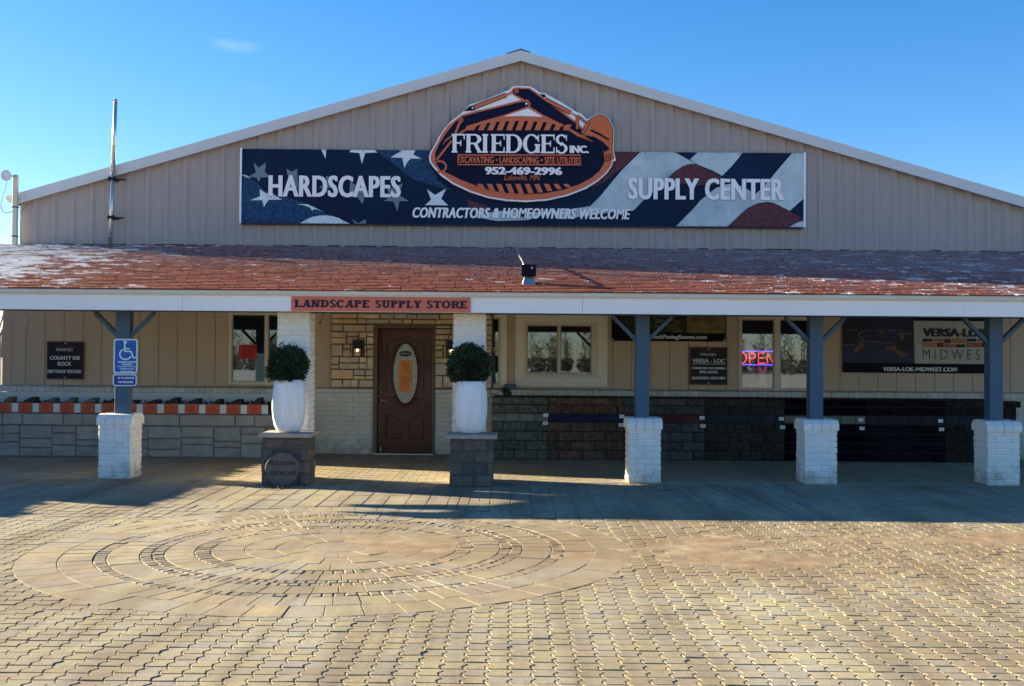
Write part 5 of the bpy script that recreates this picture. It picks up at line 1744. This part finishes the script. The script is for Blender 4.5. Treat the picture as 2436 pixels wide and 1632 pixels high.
# ================================================================== LEFT: GREY STONE DISPLAY WALL
SY = 16.30
sd = thing('stone_display', 'grey textured stone display wall with coping left of the entrance', 'display wall', (-6, SY, 0))
b = MB(); b.box(-8.6, -3.52, SY + .02, SY + .30, 0, .60); b.build('core', M['mortar_grey'], sd)
b = MB()
out = []
x = -8.6
while x < -3.53:
    x2 = min(x + random.choice((.86, 1.0, 1.1)), -3.52)
    if -3.52 - x2 < .3: x2 = -3.52
    guillotine(x, x2, .0, .475, .30, .135, out)
    x = x2
for a, c, v0, v1 in out:
    jx = lambda: random.uniform(-.012, .012)
    pts = [(a + .006, v0 + .006), ((a + c) / 2 + jx(), v0 + .006 + abs(jx()) * .5), (c - .006, v0 + .006), (c - .006, v1 - .006), ((a + c) / 2 + jx(), v1 - .006 - abs(jx()) * .5), (a + .006, v1 - .006)]
    b.slab(pts, F(SY + .02), -.01, .020 + random.uniform(-.004, .010), .010, tilt=(random.uniform(-.02, .02), random.uniform(-.03, .03)), bulge=random.uniform(0, .006))
b.build('face_stones', M['grey_stone'], sd)
b = MB()
x = -8.6
while x < -3.53:
    x2 = min(x + random.choice((.30, .62, .85)), -3.52)
    b.rect(F(SY + .02), x + .005, x2 - .005, .485, .655, -.28, .045, .012, j=.003, bulge=.004)
    x = x2
b.build('coping_stones', M['grey_cope'], sd)
b = MB(); b.box(-8.6, -3.52, 16.93, 16.975, .50, .962); b.build('back_board', M['rail_white'], sd)
b = MB(); b.box(-8.6, -3.52, SY + .005, SY + .02, .660, .822); b.build('label_rail', M['rail_black'], sd)
b = MB()
rx_ = [-7.518 + .3175 * i for i in range(-4, 13)]
for a in rx_:
    if a + .21 < -3.6:
        b.box(a + .212, min(a + .3105, -3.53), SY + .001, SY + .0045, .672, .810)
build_split(b, 'blank_label', M['rail_white'], sd)
b = MB()
for i in range(220):
    cx, cy, cz = random.uniform(-8.5, -3.6), random.uniform(SY + .10, 16.86), random.uniform(.76, .83)
    s_ = random.uniform(.02, .055)
    q = [(cx + random.uniform(-s_, s_), cy + random.uniform(-s_, s_), cz + random.uniform(-.02, .045)) for _ in range(6)]
    b.add(q, [(0, 1, 2), (0, 2, 3), (0, 3, 1), (4, 2, 1), (4, 1, 3), (4, 3, 2), (5, 0, 2), (5, 2, 4)])
b.box(-8.58, -3.54, SY + .08, 16.92, .60, .775)
o = b.build('stone_rubble', M['rubble'])
o['kind'] = 'stuff'; tag(o, 'dark stone rubble lying along the top of the grey display wall', 'rubble')
# orange cards on the rail and a stone sample above each
place = ['first from the left edge', 'second from the left edge', 'third from the left edge', 'fourth from the left edge', 'fifth from the left edge', 'partly behind the blue post on its left',
         'peeking out right of the blue post', 'second right of the blue post', 'third right of the blue post', 'fourth right of the blue post', 'third left of the white urn', 'second left of the white urn', 'nearest to the left white urn']
card0 = samp0 = None
j = 0
for i in range(-1, 12):
    x = -7.518 + .3175 * i
    pl = place[j]; j += 1
    lab = 'orange stone card on the display rail, ' + pl
    t = thing('stone_card', lab, 'card', (x, SY, .66), 'orange cards along the stone display')
    b = MB(); b.box(x, x + .205, SY - .001, SY + .0045, .668, .816); b.build('sheet', M['card'], t)
    b = MB()
    ink_lines(b, x + .055, x + .15, .780, .800, 1, F(SY), .0022, fill=.5); ink_lines(b, x + .03, x + .175, .715, .772, 2, F(SY), .0022, fill=.42); ink_lines(b, x + .015, x + .19, .684, .706, 1, F(SY), .0022, fill=.5)
    build_split(b, 'print', M['card_ink'], t)
    h = random.uniform(.05, .10); w2 = random.uniform(.13, .22)
    t = thing('stone_sample', ('grey' if i in (-1, 1, 2, 3) else 'black') + ' sample stone above the card ' + pl, 'stone', (x + .15, SY + .1, .82), 'stone samples along the display')
    b = MB()
    x1_ = x + .20 + random.uniform(-.02, .02)
    y0 = SY + .05
    v = [(x1_ - w2, y0, .815), (x1_, y0, .815), (x1_ + .005, y0, .825 + h), (x1_ - .05, y0, .825 + h * .95), (x1_ - w2 * .8, y0, .85)]
    v2 = [(a + random.uniform(-.01, .01), y0 + .16, c - .01) for a, _, c in v]
    b.add(v + v2, [(0, 1, 2, 3, 4), (9, 8, 7, 6, 5)] + [(q, q + 5, (q + 1) % 5 + 5, (q + 1) % 5) for q in range(5)])
    b.build('piece', M['sample_grey' if i in (-1, 1, 2, 3) else 'sample'], t)

# ================================================================== RIGHT: BLOCK DISPLAY WALLS
RY = 16.47
SEC = [-.305, .565, 1.735, 2.985, 4.21, 5.46, 6.68, 7.79]
desc = ['greenish grey block display wall with grey pavers right of the white pillar', 'chocolate brown block display wall with a near-black paver band', 'charcoal block display wall with dark red pavers behind the second post',
        'dark umber block display wall under the OPEN sign window', 'plain black block display wall with olive grey pavers', 'plum black block display wall under the patio banner', 'deep brown block display wall behind the rightmost post']
wh = ['greenish grey', 'chocolate brown', 'charcoal', 'dark umber', 'plain black', 'plum black']
for i in range(7):
    a, c = SEC[i], SEC[i + 1]
    t = thing('block_display', desc[i], 'display wall', ((a + c) / 2, RY, 0), 'block display walls under the windows')
    b = MB(); b.box(a + .001, c - .001, RY + .02, RY + .26, 0, .94); b.build('core', M['black'], t)
    mb_ = M['b_' + BL[i][0]]
    b = MB()
    bricks(b, F(RY + .02), a, c, 0, .575, .1438, .355, gap=.013, w0=-.01, w1=.022, c=.009, jit=.002, wj=.005, bulge=.010, start=i)
    bricks(b, F(RY + .02), a, c, .708, .842, .134, .355, gap=.013, w0=-.01, w1=.022, c=.009, jit=.002, wj=.005, bulge=.010)
    b.build('wall_blocks', mb_, t)
    b = MB(); bricks(b, F(RY + .02), a, c, .580, .703, .123, .218, gap=.009, w0=-.01, w1=.020, c=.004, jit=.001, wj=.002); b.build('paver_band', M['p_%d' % i], t)
    b = MB(); bricks(b, F(RY + .02), a, c + (.05 if i == 6 else 0), .848, .950, .102, .315, gap=.007, w0=-.24, w1=.052, c=.008, jit=.002, wj=.003, bulge=.006); b.build('coping_blocks', mb_, t)
TG = [(.529, .682, 0, 0), (.524, .558, 0, 1), (1.698, .672, 1, 0), (1.690, .541, 1, 1), (2.934, .659, 2, 0), (2.949, .534, 2, 1), (4.155, .654, 3, 0), (4.173, .525, 3, 1), (5.376, .647, 4, 0), (5.396, .516, 4, 1),
      (6.603, .640, 5, 0), (6.620, .512, 5, 1)]
for x, z, s_, low in TG:
    t = thing('price_tag', 'small white tag, %s of the pair on the %s display wall' % ('lower' if low else 'upper', wh[s_]), 'tag', (x, RY - .03, z - .03), 'white tags on the block displays')
    b = MB(); b.cbox(x - .039, x + .039, RY - .026, RY - .022, z - .026, z + .026, .0008); b.build('sheet', M['card_white'], t)
    b = MB()
    if low:
        b.poly([(x - .018, z + .004), (x + .018, z + .004), (x + .018, z + .010), (x - .018, z + .010)], F(RY - .026), .001); b.poly([(x - .010, z - .003), (x + .012, z - .003), (x + .012, z + .001), (x - .010, z + .001)], F(RY - .026), .001)
    else:
        logo_mark(b, x, z - .004, .021, F(RY - .026), .001, 0)
    b.build('mark', M['ink_grey'], t)

# ================================================================== PLANTERS
def pedestal(cx, label, w_, seed):
    random.seed(seed)
    t = thing('stone_pedestal', label, 'pedestal', (cx, 13.03, 0), 'block pedestals by the door')
    b = MB()
    b.box(cx - w_ / 2 + .012, cx + w_ / 2 - .012, 12.772, 13.308, 0, .572, 1)
    for xf, u0, u1, st_ in ((F(12.78), cx - w_ / 2, cx + w_ / 2, 0), (FL(cx - w_ / 2 + .02), -13.32, -12.76, 1), (FR(cx + w_ / 2 - .02), 12.76, 13.32, 1)):
        bricks(b, xf, u0, u1, 0, .574, .1435, .30, gap=.012, w0=-.02, w1=.014, c=.010, jit=.004, wj=.008, start=st_ + seed, bulge=.010)
    b.build('block_body', [M['ped'], M['mortar_dark']], t)
    b = MB(); b.slab([(cx - .305, 12.73), (cx + .305, 12.73), (cx + .305, 13.325), (cx - .305, 13.325)], GX(), .576, .624, .006); b.build('cap_stone', M['ped_cap'], t)
pedestal(-2.705, 'block pedestal with the round stone leaning on it, left of the door', .555, 3)
pedestal(-.475, 'dark block pedestal with tan cap right of the door', .520, 4)
random.seed(11)
def pot(cx, label):
    t = thing('planter_pot', label, 'planter', (cx, 13.02, .624), 'white urns on the pedestals')
    b = MB()
    prof = [(.0, .626), (.10, .626), (.125, .632), (.150, .660), (.172, .715), (.188, .80), (.197, .90), (.197, 1.00), (.190, 1.10), (.178, 1.19), (.168, 1.258), (.160, 1.262), (.150, 1.255), (.148, 1.20), (.0, 1.20)]
    n = 96
    vs_, fs = [], []
    for r_, z in prof:
        for q in range(n):
            tt = 2 * math.pi * q / n
            rr = r_ * (1 + .05 * abs(math.sin(2 * tt)) ** 1.5) * (1 + (.010 * math.sin(tt * 37 + 1.7 * math.sin(5 * tt)) if .63 < z < 1.25 and r_ > .12 else 0))
            vs_.append((cx + rr * math.cos(tt), 13.02 + rr * math.sin(tt), z))
    for i in range(len(prof) - 1):
        for q in range(n):
            fs.append((i * n + q, i * n + (q + 1) % n, (i + 1) * n + (q + 1) % n, (i + 1) * n + q))
    b.add(vs_, fs)
    b.build('vase', M['pot'], t, smooth=True)
    b = MB(); b.lathe([(.147, 1.21), (.12, 1.222), (.0, 1.226)], cx, 13.02, 24); b.build('soil', M['soil'], t)
pot(-2.712, 'white ribbed urn with a sunlit left edge on the left pedestal')
pot(-.492, 'white ribbed urn in full shade on the right pedestal')

def shrub(cx, label, seed, rx, rz, cz, lump):
    rnd = random.Random(seed)
    t = thing('potted_shrub', label, 'shrub', (cx, 13.02, 1.22), 'clipped evergreen balls in urns')
    b = MB()
    core = MB()
    lobes = [(rnd.uniform(.10, .15) * math.cos(a_), rnd.uniform(.10, .15) * math.sin(a_), rnd.uniform(-.10, .10), rnd.uniform(.10, .135)) for a_ in [rnd.uniform(0, 6.28) for _ in range(5)]]
    lobes += [(.145, -.05, .0 if seed == 5 else -.06, .115), (-.155, -.03, -.085, .105), (.0, -.02, .13, .125 if seed == 5 else .15)]
    # dark twiggy heart, kept well inside the leaves
    for q in range(60):
        a_, e_ = rnd.uniform(0, 6.28), rnd.uniform(-.3, 1.5)
        r_ = rnd.uniform(.5, .85)
        core.tube([(cx, 13.02, 1.21), (cx + .4 * rx * r_ * math.cos(a_) * math.cos(e_), 13.02 + .4 * rx * r_ * math.sin(a_) * math.cos(e_), cz - .08 + .3 * rz * math.sin(e_)),
                   (cx + rx * r_ * math.cos(a_) * math.cos(e_), 13.02 + rx * r_ * math.sin(a_) * math.cos(e_), cz + rz * r_ * math.sin(e_))], [.008, .005, .002], 4, cap=False)
    for q in range(5200):
        a_ = rnd.uniform(0, 6.2832); s_ = rnd.uniform(-.92, 1)
        e_ = math.asin(s_)
        d_ = Vector((math.cos(a_) * math.cos(e_), math.sin(a_) * math.cos(e_), math.sin(e_)))
        f_ = 1 + lump * (math.sin(2 * a_ + seed) * math.cos(2 * e_) + .7 * math.sin(5 * a_ + 4 * e_ + seed) + .6 * math.sin(9 * a_ - 7 * e_) + .4 * math.sin(17 * a_ + 11 * e_)) * .5
        r_ = f_ * (1 - abs(rnd.gauss(0, .13))) + (rnd.uniform(.0, .14) if rnd.random() < .05 else 0)
        p = Vector((cx + d_.x * rx * r_, 13.02 + d_.y * rx * r_, cz + d_.z * rz * r_))
        if rnd.random() < .34:
            lx, ly, lz, lr = lobes[rnd.randrange(len(lobes))]
            r_ = 1 - abs(rnd.gauss(0, .15))
            p = Vector((cx + lx + d_.x * lr * r_, 13.02 + ly + d_.y * lr * r_, cz + lz + d_.z * lr * r_))
        if p.z < 1.235:
            continue
        if p.z < 1.25 and math.hypot(p.x - cx, p.y - 13.02) < .17:
            p.z = 1.268
        out_ = (d_ + Vector((rnd.gauss(0, .45), rnd.gauss(0, .45), rnd.gauss(.35, .4)))).normalized()
        sd_ = out_.cross(Vector((rnd.gauss(0, 1), rnd.gauss(0, 1), rnd.gauss(0, 1)))).normalized()
        ln, wd = rnd.uniform(.022, .050), rnd.uniform(.006, .011)
        tip = p + out_ * ln
        md = p + out_ * ln * .5
        b.add([tuple(p), tuple(md + sd_ * wd), tuple(tip), tuple(md - sd_ * wd)], [(0, 1, 2, 3)])
        # side scales of the spray
        for sg in (-1, 1):
            q0 = p + out_ * ln * .35; q1 = q0 + (out_ * .6 + sd_ * sg).normalized() * ln * .6
            nn = out_.cross(sd_) * .004
            b.add([tuple(q0 - out_ * .004), tuple(q1 + nn), tuple(q0 + out_ * .006)], [(0, 1, 2)])
    b.build('foliage', M['leaf'], t)
    core.build('twigs', M['twig'], t)
shrub(-2.725, 'dark evergreen ball with ragged lower right edge in the left urn', 5, .232, .228, 1.425, .20)
shrub(-.520, 'dark evergreen ball with pointed top in the right urn', 8, .240, .245, 1.450, .19)

# round cast-stone plaque leaning on the left pedestal
md_ = thing('stone_medallion', 'round cast stone plaque with dark raised words leaning on the left pedestal', 'plaque', (-2.71, 12.66, 0))
b = MB()
ringp = [(-2.712 + .203 * (1 + .012 * math.sin(5 * a) + .008 * math.sin(11 * a)) * math.cos(a), .203 + .203 * (1 + .012 * math.sin(5 * a) + .008 * math.sin(11 * a)) * math.sin(a)) for a in [2 * math.pi * q / 48 for q in range(48)]]
xfm = lambda u, v, w: (u, 12.655 - w + v * .10, v)
b.slab(ringp, xfm, -.05, .012, .010)
b.build('disc', M['medal'], md_)
b = MB()
put_text(b, 'FRIEDGES', -2.875, -2.555, .252, .302, xfm, .0145, bold=.03)
put_text(b, 'LANDSCAPE', -2.885, -2.540, .135, .185, xfm, .0145, bold=.03)
build_split(b, 'lettering', M['medal_ink'], md_)
b = MB()
rnd = random.Random(2)
for q in range(160):
    cx, cy = -2.72 + rnd.gauss(0, .10), 12.50 + rnd.gauss(0, .045)
    a_, s_ = rnd.uniform(0, 6.28), rnd.uniform(.008, .026)
    z = rnd.uniform(.004, .026)
    dx, dy = math.cos(a_) * s_, math.sin(a_) * s_
    b.add([(cx - dx, cy - dy, z), (cx + dy * .4, cy - dx * .4, z + rnd.uniform(0, .02)), (cx + dx, cy + dy, z + rnd.uniform(-.002, .016)), (cx - dy * .4, cy + dx * .4, z + .004)], [(0, 1, 2, 3)])
for q in range(7):
    a_ = rnd.uniform(0, 3.1)
    b.tube([(-2.76, 12.53, .006), (-2.76 + .09 * math.cos(a_), 12.52 - .02 * math.sin(a_), .02 + .02 * rnd.random())], .003, 4)
o = b.build('leaf_debris', M['debris'])
o['kind'] = 'stuff'; tag(o, 'dry leaves and twigs gathered on the paving under the round plaque', 'leaf litter')

# ================================================================== SURROUNDINGS
def bare_tree(base, height, seed, thick):
    rnd = random.Random(seed)
    tr, br = MB(), MB()
    def grow(p, d, l_, r_, lev, mb):
        pts, rs = [p], [r_]
        q = p
        for i in range(3):
            d = (d + Vector((rnd.gauss(0, .10), rnd.gauss(0, .10), rnd.gauss(.04, .06)))).normalized()
            q = q + d * (l_ / 3)
            pts.append(q); rs.append(r_ * (1 - .20 * (i + 1)))
        mb.tube(pts, rs, 6 if lev < 2 else 4, cap=False)
        if lev >= 5: return
        for i in range(3 if lev < 4 else 4):
            t_ = rnd.uniform(.45, 1.0)
            k_ = min(2, int(t_ * 3)); f_ = t_ * 3 - k_
            s_ = pts[k_].lerp(pts[min(k_ + 1, 3)], f_)
            nd = (d + Vector((rnd.gauss(0, .55), rnd.gauss(0, .55), rnd.gauss(.10, .3)))).normalized()
            grow(s_, nd, l_ * rnd.uniform(.58, .82), r_ * .48, lev + 1, br)
    grow(Vector(base), Vector((0, 0, 1)), height * .34, thick, 0, tr)
    return tr, br
wp = MB(); wp.cbox(-9.60, -9.555, 20.0, 20.05, -.03, 1.50, .004)
tag(wp.build('white_post', M['trim']), 'slim white post past the far left wall corner', 'post')
for i, (bx, by, h_, lab) in enumerate(((-25.3, 52, 10.5, 'bare leafless tree at the far left edge beyond the building corner'), (-21.2, 44, 8.0, 'smaller bare tree close behind the left building corner'))):
    t = thing('bare_tree', lab, 'tree', (bx, by, 0), 'leafless trees beyond the store')
    a, c = bare_tree((bx, by, -.02), h_, 20 + i, .20)
    a.build('trunk', M['bark'], t); c.build('crown', M['bark'], t)
wb_ = MB()
rnd = random.Random(4)
for q in range(300):        # the leafless wood across the road, mirrored in the window glass
    bx = -120 + q * .8 + rnd.uniform(-.8, .8); by = -125 + rnd.uniform(-14, 14); h_ = rnd.uniform(2.6, 6.6) * (1 + .25 * math.sin(q * .13))
    wb_.tube([(bx, by, 0), (bx + rnd.gauss(0, .2), by, h_ * .55), (bx + rnd.gauss(0, .4), by, h_)], [.08, .05, .012], 3, cap=False)
    for s_ in range(34):
        z = rnd.uniform(.05, .9) * h_; a_ = rnd.uniform(0, 6.28); l_ = rnd.uniform(.4, 1.3)
        wb_.tube([(bx, by, z), (bx + l_ * .7 * math.cos(a_), by + l_ * .7 * math.sin(a_), z + .4 * l_), (bx + l_ * math.cos(a_), by + l_ * math.sin(a_), z + .9 * l_)], [.05, .04, .015], 3, cap=False)
    for s_ in range(60):
        z = rnd.uniform(.0, 2.0); x2 = bx + rnd.uniform(-.8, .8); y2 = by + rnd.uniform(-1, 1); e_ = rnd.uniform(.1, .3)
        wb_.add([(x2 - e_, y2, z), (x2 + e_, y2 + .1, z - e_ * .3), (x2 + rnd.uniform(-.1, .3), y2, z + e_), (x2 - e_, y2 - .1, z + e_ * .6)], [(0, 1, 2, 3)])
o = wb_.build('far_wood', M['far_trees'])
o['kind'] = 'stuff'; tag(o, 'distant line of leafless trees mirrored in the store windows', 'wood')
# unseen board fence, added at the left to cast shade over the paving
fc = thing('shade_fence', 'unseen board fence added left of the porch to shade the yard', 'fence', (-10.6, 13.5, 0))
b = MB()
y = 9.9
while y < 19.6:
    b.box(-10.61, -10.585, y, y + .135, .05, (1.84 if y < 13.2 else 2.2) + random.uniform(-.03, .03))
    y += .143
b.build('boards', M['fence'], fc)
for yy in (10.0, 12.5, 14.7, 17.1, 19.5):
    b = MB(); b.box(-10.70, -10.612, yy - .05, yy + .05, -.03, 1.9); b.build('post', M['fence'], fc)
for z in (.4, 1.5):
    b = MB(); b.box(-10.655, -10.611, 10.1, 19.4, z, z + .09); b.build('rail', M['fence'], fc)
